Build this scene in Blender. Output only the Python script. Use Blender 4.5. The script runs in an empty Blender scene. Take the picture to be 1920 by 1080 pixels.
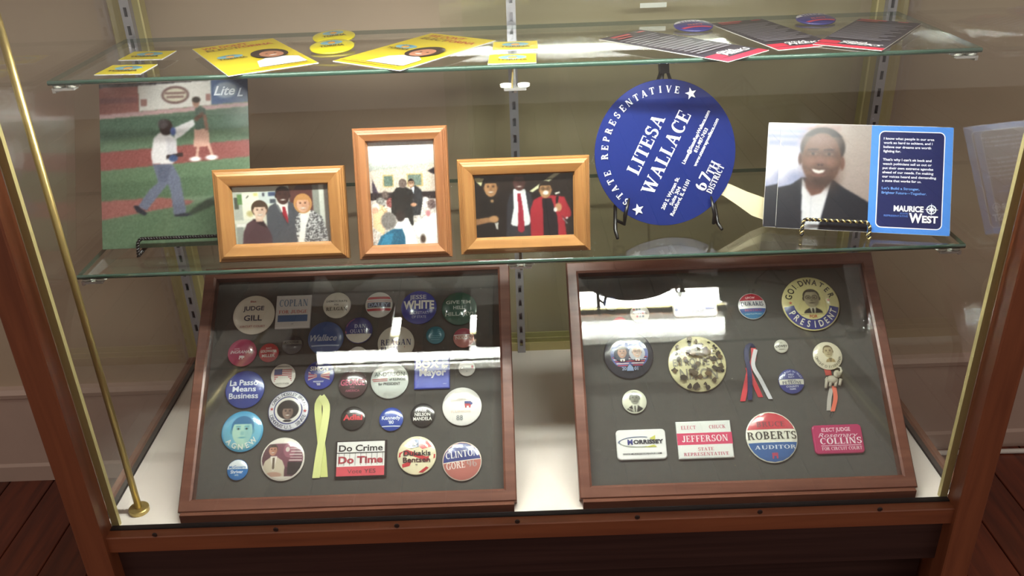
import bpy, math, random
import numpy as np
from mathutils import Matrix, Vector
random.seed(7); np.random.seed(7)
SC = bpy.context.scene
COL = SC.collection
pi = math.pi
# ------------------------------------------------------------------ camera, world, lamp, exposure
DK = 0.297                                     # height of the white deck over the floor
FOC = 1649.65                                  # focal length in pixels of a 1920 px wide frame
PIT, ROL, YAW = 0.471162, -0.036282, 0.001722
CAM = np.array([-0.011057, -0.936244, 0.824334 + DK])
_f = np.array([-math.sin(YAW)*math.cos(PIT), math.cos(YAW)*math.cos(PIT), -math.sin(PIT)])
_r = np.array([math.cos(YAW), math.sin(YAW), 0.0])
_u = np.cross(_r, _f)
CR = math.cos(ROL)*_r + math.sin(ROL)*_u
CU = -math.sin(ROL)*_r + math.cos(ROL)*_u
CF = _f
cd = bpy.data.cameras.new('camera'); co = bpy.data.objects.new('camera', cd); COL.objects.link(co)
cd.sensor_fit = 'HORIZONTAL'; cd.sensor_width = 36.0; cd.lens = FOC*36.0/1920.0; cd.clip_start = 0.01
m = Matrix.Identity(4)
for i in range(3):
    m[i][0], m[i][1], m[i][2], m[i][3] = CR[i], CU[i], -CF[i], CAM[i]
co.matrix_world = m
SC.camera = co
wd = bpy.data.worlds.new('world'); SC.world = wd; wd.use_nodes = True
WORLD_COL = (1.0, 0.86, 0.76, 1); WORLD_STR = 0.50
wd.node_tree.nodes['Background'].inputs[0].default_value = WORLD_COL
wd.node_tree.nodes['Background'].inputs[1].default_value = WORLD_STR
TUBE_STR = 104.0
SC.view_settings.view_transform = 'Standard'; SC.view_settings.look = 'None'
SC.view_settings.gamma = 1.0; SC.view_settings.use_curve_mapping = False
SC.view_settings.exposure = 0.0
try:
    SC.cycles.transparent_max_bounces = 40; SC.cycles.max_bounces = 10
    SC.cycles.sample_clamp_indirect = 0.0; SC.cycles.caustics_reflective = False; SC.cycles.caustics_refractive = False
except Exception: pass
def ray(x, y):
    d = CF + CR*(x-960)/FOC - CU*(y-540)/FOC
    return d/np.linalg.norm(d)
def hit(x, y, P, n):
    d = ray(x, y); P = np.array(P, float); n = np.array(n, float)
    return CAM + d*(((P-CAM)@n)/(d@n))
class Plane:
    """a flat thing's own axes: u right, v up along it, n towards the viewer"""
    def __init__(s, P, yaw=0.0, lean=0.0):
        s.P = np.array(P, float); a = math.radians(yaw); l = math.radians(lean)
        s.u = np.array([math.cos(a), math.sin(a), 0]); b = np.array([-math.sin(a), math.cos(a), 0])
        s.v = b*math.sin(l) + np.array([0, 0, math.cos(l)]); s.n = np.cross(s.u, s.v)
    def uv(s, x, y, off=0.0):
        H = hit(x, y, s.P + s.n*off, s.n) - s.P
        return float(H@s.u), float(H@s.v)
    def mat(s, u=0, v=0, n=0, rot=0):
        o = s.P + s.u*u + s.v*v + s.n*n
        M = Matrix.Identity(4)
        for i in range(3): M[i][0], M[i][1], M[i][2], M[i][3] = s.u[i], s.v[i], s.n[i], o[i]
        return M @ Matrix.Rotation(math.radians(rot), 4, 'Z')
# ------------------------------------------------------------------ colour and materials
def lin(c):
    if isinstance(c, str): c = tuple(int(c[i:i+2], 16) for i in (0, 2, 4))
    return tuple(((v/255)/12.92 if v/255 <= 0.04045 else ((v/255+0.055)/1.055)**2.4) for v in c)
def lin4(c): return lin(c) + (1.0,)
def newmat(name):
    mt = bpy.data.materials.new(name); mt.use_nodes = True
    nt = mt.node_tree; bs = nt.nodes['Principled BSDF']
    return mt, nt, bs
def plain(name, c, rough=0.5, metal=0.0, spec=0.5, coat=0.0, var=0.0, scale=20.0):
    mt, nt, bs = newmat(name)
    bs.inputs['Base Color'].default_value = lin4(c); bs.inputs['Roughness'].default_value = rough
    bs.inputs['Metallic'].default_value = metal; bs.inputs['Specular IOR Level'].default_value = spec
    bs.inputs['Coat Weight'].default_value = coat; bs.inputs['Coat Roughness'].default_value = 0.08
    if var > 0:
        tc = nt.nodes.new('ShaderNodeTexCoord'); no = nt.nodes.new('ShaderNodeTexNoise'); no.inputs['Scale'].default_value = scale
        no.inputs['Detail'].default_value = 5.0
        rp = nt.nodes.new('ShaderNodeValToRGB'); l = np.array(lin(c))
        rp.color_ramp.elements[0].color = tuple(l*(1-var)) + (1,); rp.color_ramp.elements[1].color = tuple(np.minimum(l*(1+var), 1)) + (1,)
        rp.color_ramp.elements[0].position = 0.3; rp.color_ramp.elements[1].position = 0.7
        nt.links.new(tc.outputs['Object'], no.inputs['Vector']); nt.links.new(no.outputs['Fac'], rp.inputs[0]); nt.links.new(rp.outputs[0], bs.inputs['Base Color'])
    return mt
def wood(name, c1, c2, axis=0, scale=6.0, stretch=14.0, rough=0.4, coat=0.2, rnd=0.0, spec=0.5):
    mt, nt, bs = newmat(name)
    tc = nt.nodes.new('ShaderNodeTexCoord'); mp = nt.nodes.new('ShaderNodeMapping')
    sc = [stretch]*3; sc[axis] = 1.0; mp.inputs['Scale'].default_value = sc
    no = nt.nodes.new('ShaderNodeTexNoise'); no.inputs['Scale'].default_value = scale; no.inputs['Detail'].default_value = 6.0; no.inputs['Distortion'].default_value = 0.6
    rp = nt.nodes.new('ShaderNodeValToRGB'); rp.color_ramp.elements[0].color = lin4(c1); rp.color_ramp.elements[1].color = lin4(c2)
    rp.color_ramp.elements[0].position = 0.3; rp.color_ramp.elements[1].position = 0.72
    nt.links.new(tc.outputs['Object'], mp.inputs[0]); nt.links.new(mp.outputs[0], no.inputs['Vector']); nt.links.new(no.outputs['Fac'], rp.inputs[0])
    out = rp.outputs[0]
    if rnd > 0:
        oi = nt.nodes.new('ShaderNodeObjectInfo'); hs = nt.nodes.new('ShaderNodeHueSaturation')
        mr = nt.nodes.new('ShaderNodeMapRange'); mr.inputs['To Min'].default_value = 1-rnd; mr.inputs['To Max'].default_value = 1+rnd
        nt.links.new(oi.outputs['Random'], mr.inputs['Value']); nt.links.new(mr.outputs[0], hs.inputs['Value']); nt.links.new(out, hs.inputs['Color']); out = hs.outputs[0]
    nt.links.new(out, bs.inputs['Base Color'])
    bp = nt.nodes.new('ShaderNodeBump'); bp.inputs['Strength'].default_value = 0.08; bp.inputs['Distance'].default_value = 0.002
    nt.links.new(no.outputs['Fac'], bp.inputs['Height']); nt.links.new(bp.outputs[0], bs.inputs['Normal'])
    bs.inputs['Roughness'].default_value = rough; bs.inputs['Coat Weight'].default_value = coat; bs.inputs['Coat Roughness'].default_value = 0.2
    bs.inputs['Specular IOR Level'].default_value = spec
    return mt
def glass(name, tint=(0.985, 0.993, 0.988), refl=1.0):
    """clear sheet glass: straight-through transmission with a Fresnel reflection at each face"""
    mt = bpy.data.materials.new(name); mt.use_nodes = True; nt = mt.node_tree; nt.nodes.clear()
    out = nt.nodes.new('ShaderNodeOutputMaterial'); mx = nt.nodes.new('ShaderNodeMixShader')
    tr = nt.nodes.new('ShaderNodeBsdfTransparent'); gl = nt.nodes.new('ShaderNodeBsdfGlossy')
    tr.inputs[0].default_value = tuple(tint) + (1,); gl.inputs['Color'].default_value = (1, 1, 1, 1); gl.inputs['Roughness'].default_value = 0.0
    lw = nt.nodes.new('ShaderNodeLayerWeight'); lw.inputs[0].default_value = 0.5
    pw = nt.nodes.new('ShaderNodeMath'); pw.operation = 'POWER'; pw.inputs[1].default_value = 5.0
    ma = nt.nodes.new('ShaderNodeMath'); ma.operation = 'MULTIPLY_ADD'; ma.inputs[1].default_value = 0.96*refl; ma.inputs[2].default_value = 0.04*refl
    nt.links.new(lw.outputs['Facing'], pw.inputs[0]); nt.links.new(pw.outputs[0], ma.inputs[0]); nt.links.new(ma.outputs[0], mx.inputs[0])
    nt.links.new(tr.outputs[0], mx.inputs[1]); nt.links.new(gl.outputs[0], mx.inputs[2]); nt.links.new(mx.outputs[0], out.inputs[0])
    return mt
def printed(name, rough, coat, spec=0.5):
    mt, nt, bs = newmat(name)
    at = nt.nodes.new('ShaderNodeAttribute'); at.attribute_name = 'Col'
    nt.links.new(at.outputs['Color'], bs.inputs['Base Color'])
    bs.inputs['Roughness'].default_value = rough; bs.inputs['Coat Weight'].default_value = coat; bs.inputs['Coat Roughness'].default_value = 0.05
    bs.inputs['Specular IOR Level'].default_value = spec
    return mt
def emitter(name, c, s):
    mt = bpy.data.materials.new(name); mt.use_nodes = True; nt = mt.node_tree; nt.nodes.clear()
    out = nt.nodes.new('ShaderNodeOutputMaterial'); em = nt.nodes.new('ShaderNodeEmission')
    em.inputs[0].default_value = c; em.inputs[1].default_value = s; nt.links.new(em.outputs[0], out.inputs[0])
    return mt
M = {}
M['wall'] = plain('wall_paint', 'b09c86', 0.7, var=0.06, scale=4)
M['trim'] = plain('trim_paint', 'b59d90', 0.55, var=0.05, scale=9)
M['plank'] = wood('floor_wood', '481c12', '6c301c', 1, 5, 12, 0.35, 0.25, rnd=0.35)
M['subfloor'] = plain('subfloor_boards', '6a4a34', 0.9)
M['cherry'] = wood('case_wood', '723e27', '8d5235', 2, 4, 16, 0.45, 0.15)
M['cherry_x'] = wood('case_wood_rail', '723e27', '8d5235', 0, 4, 16, 0.45, 0.15)
M['base'] = wood('base_laminate', '33211f', '46302c', 0, 3, 30, 0.45, 0.1, spec=0.3)
M['kick'] = plain('kick_dark', '1a1313', 0.6)
M['deck'] = plain('deck_laminate', 'ece4da', 0.35, var=0.02, scale=12)
M['box'] = wood('box_wood', '5e372a', '79503f', 0, 5, 14, 0.4, 0.2)
M['box_v'] = wood('box_wood_upright', '5e372a', '79503f', 1, 5, 14, 0.4, 0.2)
M['box_dark'] = plain('box_plinth_stain', '553a36', 0.5, var=0.06)
M['oak'] = wood('frame_oak', 'b06a2c', 'c98642', 0, 7, 12, 0.32, 0.3)
M['oak_red'] = wood('frame_oak_red', 'a05a2a', 'bd7a42', 1, 7, 12, 0.32, 0.3)
M['felt'] = plain('felt_grey', '565450', 0.9, spec=0.2, var=0.05, scale=120)
M['glass'] = glass('clear_glass')
M['glass_front'] = glass('front_glass', (0.97, 0.975, 0.97))
M['glass_door'] = glass('door_glass', (0.977, 0.992, 0.966), 0.6)
M['glass_edge'] = plain('glass_edge_green', '2c463a', 0.08, spec=0.8, coat=1.0)
M['brass'] = plain('brass_satin', 'b8a468', 0.35, metal=0.75)
M['brass_pale'] = plain('brass_strip_pale', 'b9ad78', 0.5, metal=0.3)
M['steel'] = plain('standard_steel', 'a8a8ac', 0.35, metal=0.7)
M['chrome'] = plain('bracket_nickel', 'd8d8d4', 0.25, metal=0.8)
M['pad'] = plain('clear_plastic_pad', 'cfd2c6', 0.25, spec=0.6)
M['screw'] = plain('screw_dark', '2a1712', 0.5)
M['black'] = plain('black_wire', '0d0c0c', 0.35, spec=0.5)
M['gold'] = plain('gold_wire', 'd8c486', 0.25, metal=0.8)
M['white'] = plain('white_plastic', 'd8d5cf', 0.45)
M['cream'] = plain('cream_wood_stick', 'e3d9b4', 0.5, var=0.03, scale=30)
M['channel'] = plain('lamp_channel_white', 'e8e6e0', 0.4)
M['tube'] = emitter('fluorescent_tube', (0.97, 1.0, 0.94, 1), TUBE_STR)
M['bprint'] = printed('button_print', 0.28, 0.8)
M['pprint'] = printed('paper_print', 0.38, 0.12)
M['photo'] = printed('photo_print_gloss', 0.30, 0.12, 0.35)
M['tin'] = plain('button_tin', '9c9a92', 0.35, metal=0.7)
M['paper'] = plain('paper_back', 'd8d4cc', 0.6)
M['brownback'] = plain('kraft_back', '5a4030', 0.8)
M['ivory'] = plain('ivory_charm', 'c9c3b0', 0.35)
M['ringwire'] = plain('steel_loop', '8a8a86', 0.3, metal=0.8)
# ------------------------------------------------------------------ mesh helpers
class MB:
    def __init__(s): s.v = []; s.f = []; s.c = []; s.m = []
    def add(s, vs, fs, col=None, mi=0):
        o = len(s.v); s.v.extend([tuple(map(float, a)) for a in vs]); s.f.extend([tuple(i+o for i in f) for f in fs])
        s.c.extend([col]*len(fs)); s.m.extend([mi]*len(fs)); return s
    def box(s, x0, y0, z0, x1, y1, z1, mi=0, col=None):
        vs = [(x, y, z) for z in (z0, z1) for y in (y0, y1) for x in (x0, x1)]
        return s.add(vs, [(0,2,3,1),(4,5,7,6),(0,1,5,4),(2,6,7,3),(0,4,6,2),(1,3,7,5)], col, mi)
    def bbox(s, x0, y0, z0, x1, y1, z1, b=0.002):
        """box with chamfered edges"""
        c = [(x0, x1), (y0, y1), (z0, z1)]; pts = []; idx = {}
        for i in range(8):
            e = [(i >> k) & 1 for k in range(3)]
            for a in range(3):
                p = [c[k][e[k]] + (0 if k == a else (b if e[k] == 0 else -b)) for k in range(3)]
                idx[(i, a)] = len(pts); pts.append(p)
        fs = []
        for a in range(3):
            o = [k for k in range(3) if k != a]
            for sd in (0, 1):
                q = [sum(((sd if k == a else (g[o.index(k)])) << k) for k in range(3)) for g in ((0,0),(1,0),(1,1),(0,1))]
                fs.append(tuple(idx[(i, a)] for i in q))
        for a in range(3):
            o = [k for k in range(3) if k != a]
            for g in ((0,0),(1,0),(1,1),(0,1)):
                i0 = (g[0] << o[0]) | (g[1] << o[1]); i1 = i0 | (1 << a)
                fs.append((idx[(i0, o[0])], idx[(i1, o[0])], idx[(i1, o[1])], idx[(i0, o[1])]))
        for i in range(8): fs.append((idx[(i,0)], idx[(i,1)], idx[(i,2)]))
        return s.add(pts, fs)
    def lathe(s, prof, n=32, axis='z', c=(0,0,0), cap=True, col=None):
        vs = []; fs = []
        for r, z in prof:
            for k in range(n):
                a = 2*pi*k/n; p = (r*math.cos(a), r*math.sin(a), z)
                if axis == 'x': p = (p[2], p[0], p[1])
                if axis == 'y': p = (p[0], p[2], p[1])
                vs.append((p[0]+c[0], p[1]+c[1], p[2]+c[2]))
        for i in range(len(prof)-1):
            for k in range(n):
                k2 = (k+1) % n; fs.append((i*n+k, i*n+k2, (i+1)*n+k2, (i+1)*n+k))
        if cap: fs.append(tuple(range(n-1, -1, -1))); fs.append(tuple((len(prof)-1)*n+k for k in range(n)))
        return s.add(vs, fs, col)
    def tube(s, path, r, n=8, col=None):
        P = [np.array(p, float) for p in path]; vs = []; fs = []; m_ = len(P); N = None
        rr = r if hasattr(r, '__len__') else [r]*m_
        for i, p in enumerate(P):
            t = P[min(i+1, m_-1)] - P[max(i-1, 0)]; t = t/(np.linalg.norm(t)+1e-12)
            if N is None:
                N = np.cross(t, (0, 0, 1)) if abs(t[2]) < 0.9 else np.cross(t, (1, 0, 0))
            N = N - t*(N@t); N = N/(np.linalg.norm(N)+1e-12); B = np.cross(t, N)
            for k in range(n):
                a = 2*pi*k/n; vs.append(p + rr[i]*(N*math.cos(a) + B*math.sin(a)))
        for i in range(m_-1):
            for k in range(n):
                k2 = (k+1) % n; fs.append((i*n+k, i*n+k2, (i+1)*n+k2, (i+1)*n+k))
        fs.append(tuple(range(n-1, -1, -1))); fs.append(tuple((m_-1)*n+k for k in range(n)))
        return s.add(vs, fs, col)
    def prism(s, pts, z0, z1, col=None, axes=(0, 1, 2)):
        n = len(pts); vs = []
        for z in (z0, z1):
            for p in pts:
                q = [0, 0, 0]; q[axes[0]] = p[0]; q[axes[1]] = p[1]; q[axes[2]] = z; vs.append(q)
        fs = [tuple(range(n-1, -1, -1)), tuple(range(n, 2*n))] + [(k, (k+1) % n, n+(k+1) % n, n+k) for k in range(n)]
        return s.add(vs, fs, col)
    def mould(s, w, h, prof, y0=0.0):
        """mitred moulding round a w x h rectangle (x centred, y from y0); prof = [(inset, z)]"""
        n = len(prof); vs = []
        for (cx, cy) in ((-1, 0), (1, 0), (1, 1), (-1, 1)):
            for (i, z) in prof: vs.append((cx*(w/2-i), y0 + (i if cy == 0 else h-i), z))
        fs = []
        for k in range(4):
            k2 = (k+1) % 4
            for j in range(n):
                j2 = (j+1) % n; fs.append((k*n+j, k2*n+j, k2*n+j2, k*n+j2))
        return s.add(vs, fs)
    def build(s, name, mat, parent=None, smooth=False, kind=None, label=None):
        me = bpy.data.meshes.new(name); me.from_pydata(s.v, [], s.f); me.validate(clean_customdata=False)
        mats = mat if isinstance(mat, (list, tuple)) else [mat]
        for q in mats: me.materials.append(M[q])
        if len(mats) > 1 and len(me.polygons) == len(s.m): me.polygons.foreach_set('material_index', s.m)
        if any(c is not None for c in s.c) and len(me.polygons) == len(s.c):
            at = me.color_attributes.new('Col', 'FLOAT_COLOR', 'CORNER'); buf = []
            for f, c in zip(s.f, s.c): buf.extend(list(c or (1, 1, 1)) + [1.0] if len(f) == 0 else (list(c or (1, 1, 1)) + [1.0])*len(f))
            at.data.foreach_set('color', buf)
        if smooth: me.polygons.foreach_set('use_smooth', [True]*len(me.polygons))
        me.update()
        return obj(name, me, parent, kind, label)
def obj(name, me, parent=None, kind=None, label=None):
    o = bpy.data.objects.new(name, me); COL.objects.link(o)
    if parent is not None: o.parent = parent
    if kind: o['kind'] = kind
    if label: o['label'] = label
    return o
def tag(o, label, cat, group=None):
    o['label'] = label; o['category'] = cat
    if group: o['group'] = group
    return o
def thing(name, label, cat, mat=None, group=None):
    o = bpy.data.objects.new(name, None); COL.objects.link(o); o.empty_display_size = 0.02
    if mat is not None: o.matrix_world = mat if isinstance(mat, Matrix) else Matrix.Translation(Vector(mat))
    return tag(o, label, cat, group)
def struct(name, mb, mat, **k):
    o = mb.build(name, mat, **k); o['kind'] = 'structure'; return o
def copy_tree(o, mat, label=None, parent=None):
    c = o.copy(); COL.objects.link(c); c.parent = parent
    if parent is None: c.matrix_world = mat
    if label: c['label'] = label
    for ch in list(o.children): copy_tree(ch, None, None, c)
    return c
# ------------------------------------------------------------------ the room
WY = 0.50                                      # face of the wall behind the case
o = struct('wall_back', MB().box(-4.6, WY, -0.05, 4.6, WY+0.12, 2.6), 'wall')
o = struct('floor', MB().box(-4.6, -3.2, -0.05, 4.6, WY, -0.012), 'subfloor')
PW = 0.0885; x = -0.863 - PW*42
pm = MB().bbox(0.0012, -3.2, -0.02, PW-0.0012, WY, 0.0, 0.0012)
first = pm.build('plank', 'plank', o); first.location = (x, 0, 0)
while x < 4.4:
    x += PW; c = first.copy(); COL.objects.link(c); c.location = (x, 0, 0)
bb = MB().prism([(WY, 0.0), (WY-0.016, 0.0), (WY-0.016, 0.035), (WY-0.012, 0.041), (WY-0.010, 0.192), (WY-0.016, 0.197), (WY-0.018, 0.206), (WY-0.012, 0.214), (WY, 0.216)], -4.6, 4.6, axes=(1, 2, 0))
struct('baseboard_back', bb, 'trim')
cab = []
for k in range(40):
    t = k/39; cab.append((0.55 + 1.5*t, 0.465 + 0.006*math.sin(6*t) - 0.03*t, 0.005))
tag(MB().tube(cab, 0.005, 8).build('power_cable', 'white', smooth=True), 'white cable lying on the floor along the baseboard', 'cable')
# ------------------------------------------------------------------ the display case
HW = 0.585; CT = DK + 0.752                    # half width inside the side glass, top of the case
case = thing('display_case', 'glass showcase with reddish wood posts and dark laminate base', 'display case', (0, 0.2, 0))
def cpart(name, mb, mat, **k):
    mb.v = [(a, b-0.2, c) for a, b, c in mb.v]
    return mb.build(name, mat, case, **k)
cpart('deck', MB().bbox(-HW-0.004, -0.002, DK-0.018, HW+0.004, 0.452, DK, 0.0005), 'deck')
rail = cpart('front_rail', MB().bbox(-HW+0.006, -0.022, DK-0.026, HW-0.006, -0.001, DK+0.0004, 0.0012), 'cherry_x')
cpart('glass_channel', MB().box(-HW+0.0115, -0.0072, DK-0.001, HW-0.0115, 0.0012, DK+0.0022), 'kick')
for (sx, sy) in ((290, 1003), (517, 993), (744, 986), (970, 978), (1195, 970), (1425, 960), (1650, 955)):
    H = hit(sx, sy, (0, -0.022, 0), (0, 1, 0))
    MB().lathe([(0.0035, 0), (0.0035, 0.0008), (0.0025, 0.0014), (0.0015, 0.0012)], 12, 'y', (0, 0, 0)).build('screw', 'screw', rail).matrix_world = Matrix.Translation((H[0], -0.0215-0.2, H[2]))
    rail.children[-1].rotation_euler = (0, 0, pi)
cpart('base_panel', MB().box(-HW+0.002, -0.004, DK-0.105, HW-0.002, 0.016, DK-0.020), 'base')
cpart('kick_board', MB().box(-HW+0.002, 0.045, 0.0, HW-0.002, 0.06, DK-0.104), 'base')
for s in (-1, 1):
    cpart('front_post', MB().bbox(*sorted((s*(HW-0.011), s*(HW+0.026)))[:1], -0.030, 0.0, sorted((s*(HW-0.011), s*(HW+0.026)))[1], 0.002, CT, 0.002), 'cherry')
    cpart('corner_strip', MB().box(*sorted((s*(HW-0.011), s*(HW-0.021)))[:1], 0.0015, DK, sorted((s*(HW-0.011), s*(HW-0.021)))[1], 0.0085, CT-0.02), 'brass_pale')
    cpart('side_base_panel', MB().box(min(s*(HW+0.005), s*(HW+0.024)), 0.003, 0.0, max(s*(HW+0.005), s*(HW+0.024)), 0.455, DK-0.002), 'cherry')
    cpart('side_channel', MB().box(min(s*(HW-0.0005), s*(HW+0.0075)), 0.003, DK-0.0015, max(s*(HW-0.0005), s*(HW+0.0075)), 0.455, DK+0.003), 'kick')
    cpart('side_glass', MB().box(min(s*HW, s*(HW+0.006)), 0.004, DK+0.002, max(s*HW, s*(HW+0.006)), 0.452, CT-0.012), 'glass')
    cpart('rear_post', MB().bbox(min(s*(HW-0.024), s*(HW+0.026)), 0.452, 0.0, max(s*(HW-0.024), s*(HW+0.026)), 0.476, CT, 0.002), 'brass_pale')
cpart('front_glass', MB().box(-HW-0.004, -0.0055, DK-0.003, HW+0.004, 0.0005, CT-0.012), 'glass_front')
cpart('top_glass', MB().box(-HW-0.004, 0.002, CT-0.014, HW+0.004, 0.45, CT-0.008), 'glass')
cpart('top_rail', MB().bbox(-HW+0.006, -0.026, CT-0.03, HW-0.006, -0.006, CT, 0.002), 'cherry_x')
cpart('back_top_rail', MB().bbox(-HW+0.02, 0.446, CT-0.03, HW-0.02, 0.476, CT, 0.002), 'brass_pale')
cpart('door_track', MB().box(-HW+0.02, 0.430, DK-0.001, HW-0.02, 0.470, DK+0.006).box(-HW+0.02, 0.430, DK+0.006, HW-0.02, 0.433, DK+0.016).box(-HW+0.02, 0.447, DK+0.006, HW-0.02, 0.450, DK+0.016).box(-HW+0.02, 0.467, DK+0.006, HW-0.02, 0.470, DK+0.016), 'brass_pale')
cpart('sliding_door', MB().box(-0.108, 0.437, DK+0.007, 0.530, 0.443, CT-0.03), 'glass_door')
cpart('sliding_door', MB().box(-0.075, 0.455, DK+0.007, 0.560, 0.461, CT-0.03), 'glass_door')
MB().box(-0.02, -0.0005, -0.0035, 0.02, 0, 0.0035).build('door_sticker', 'pad', case).location = (0.215, 0.4365-0.2, DK+0.595)
def standard(xc, w=0.014):
    zt, zb = CT-0.03, DK+0.0
    b = MB(); y0, y1 = 0.424, 0.4365
    b.box(xc-w/2, y0, zb, xc-w/2+0.0045, y1, zt).box(xc+w/2-0.0045, y0, zb, xc+w/2, y1, zt)
    z = zb
    while z < zt-0.03:
        b.box(xc-w/2+0.0045, y0, z, xc+w/2-0.0045, y0+0.0025, z+0.0135); z += 0.027
    o_ = cpart('shelf_standard', b, 'steel')
    MB().box(xc-w/2+0.004, y1-0.2-0.0015, zb, xc+w/2-0.004, y1-0.2, zt).build('channel_back', 'steel', o_)
for xs in (-HW+0.012, 0.0, HW-0.012): standard(xs)
ZT, ZM = DK + 0.5746, DK + 0.3356
def bracket(xc, yf, zu, end=0, drop=0.0):
    """shelf arm hooked into a standard, with a clip plate and two round pads under the glass"""
    zs_ = zu; zu = zu-drop
    b = MB(); b.prism([(0.4245, zu-0.001), (0.4245, zu-0.045), (0.40, zu-0.040), (yf+0.03, zu-0.012), (yf+0.004, zu-0.010), (yf+0.004, zu-0.004), (0.40, zu-0.004)], xc-0.0018, xc+0.0018, axes=(1, 2, 0))
    o_ = cpart('shelf_bracket', b, 'chrome')
    pb = MB()
    dx = (-0.011, 0.011) if end == 0 else ((0.006, 0.024) if end < 0 else (-0.024, -0.006))
    if drop: MB().tube([(xc-0.004, yf+0.006-0.2, zu-0.004), (xc-0.002, yf+0.006-0.2, zs_)], 0.0012, 8).build('stem', 'brass', o_)
    for d in dx: pb.lathe([(0.0062, -0.0035), (0.0075, -0.003), (0.0078, 0.0), (0.007, 0.0)], 16, 'z', (xc+d, yf+0.009-0.2, zu))
    pb.build('pad', 'pad', o_, smooth=False)
    MB().box(xc+min(dx)-0.003, yf-0.2+0.001, zu-0.0065, xc+max(dx)+0.003, yf-0.2+0.014, zu-0.0035).build('clip_plate', 'chrome', o_)
for (yf, zu) in ((0.1525, ZT-0.003), (0.095, ZM-0.003)):
    bracket(-HW+0.012, yf, zu, -1); bracket(0.0, yf, zu, 0, 0.020 if yf > 0.12 else 0.0); bracket(HW-0.012, yf, zu, 1)
def shelf(yf, zc, label):
    t = thing('glass_shelf', label, 'shelf', (0, yf, zc-0.003), 'glass shelves of the showcase')
    L = 0.5766; d = 0.412 - yf
    r = 0.0026; pr = [(d, 0), (d, 0.006)]+[(r-r*math.sin(q), 0.006-r+r*math.cos(q)) for q in np.linspace(0, pi/2, 5)]+[(0, r), (r*.3, r*.3), (r, 0)]
    n = len(pr); b = MB(); vs = [(x_, y_, z_) for x_ in (-L, L) for (y_, z_) in pr]
    for k in range(n):
        k2 = (k+1) % n; b.add([vs[k], vs[k2], vs[n+k2], vs[n+k]], [(0, 1, 2, 3)], mi=0 if k in (1, n-1) else 1)
    b.add(vs, [tuple(range(n-1, -1, -1)), tuple(range(n, 2*n))], mi=1)
    b.build('pane', ['glass', 'glass_edge'], t)
    return t
shelf(0.1525, ZT, 'clear glass upper shelf under the yellow and dark flyers')
shelf(0.095, ZM, 'clear glass lower shelf carrying the framed photographs')
rod = thing('brass_rod', 'thin upright brass rod on a round foot inside the corner of the showcase', 'rod', (-0.5476, 0.0322, DK))
MB().tube([(0, 0, 0.004), (0, 0, CT-DK-0.014)], 0.0046, 14).build('pole', 'brass', rod, smooth=True)
MB().lathe([(0.0, 0), (0.0135, 0), (0.0138, 0.001), (0.0138, 0.006), (0.0128, 0.007), (0.0, 0.007)], 28, cap=False).build('foot', 'brass', rod)
lamp = thing('case_lamp_offscreen', 'long fluorescent tube in a white channel under the showcase top', 'lamp', (0, 0.0315, CT-0.0172))
b = MB(); LX = 0.47
b.box(-LX, -0.0235, -0.002, LX, 0.0245, 0.0)
b.build('channel', 'channel', lamp)
MB().box(-LX, -0.0255, -0.008, LX, -0.0235, 0.0).build('front_lip', 'brass_pale', lamp)
MB().box(-LX, 0.0235, -0.0265, LX, 0.0255, 0.0).build('added_rear_shade', 'channel', lamp)  # unseen lip, added to hold the tube's light off the upper wall
MB().tube([(-LX+0.03, 0, -0.0165), (LX-0.03, 0, -0.0165)], 0.013, 20).build('tube_offscreen', 'tube', lamp, smooth=True)
for s in (-1, 1): MB().box(min(s*(LX-0.032), s*LX), -0.016, -0.031, max(s*(LX-0.032), s*LX), 0.016, -0.002).build('socket', 'white', lamp)
MB().box(-0.47, -0.02, 0.0, 0.47, 0.02, 0.0032).build('mount_strip', 'channel', lamp)
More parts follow.
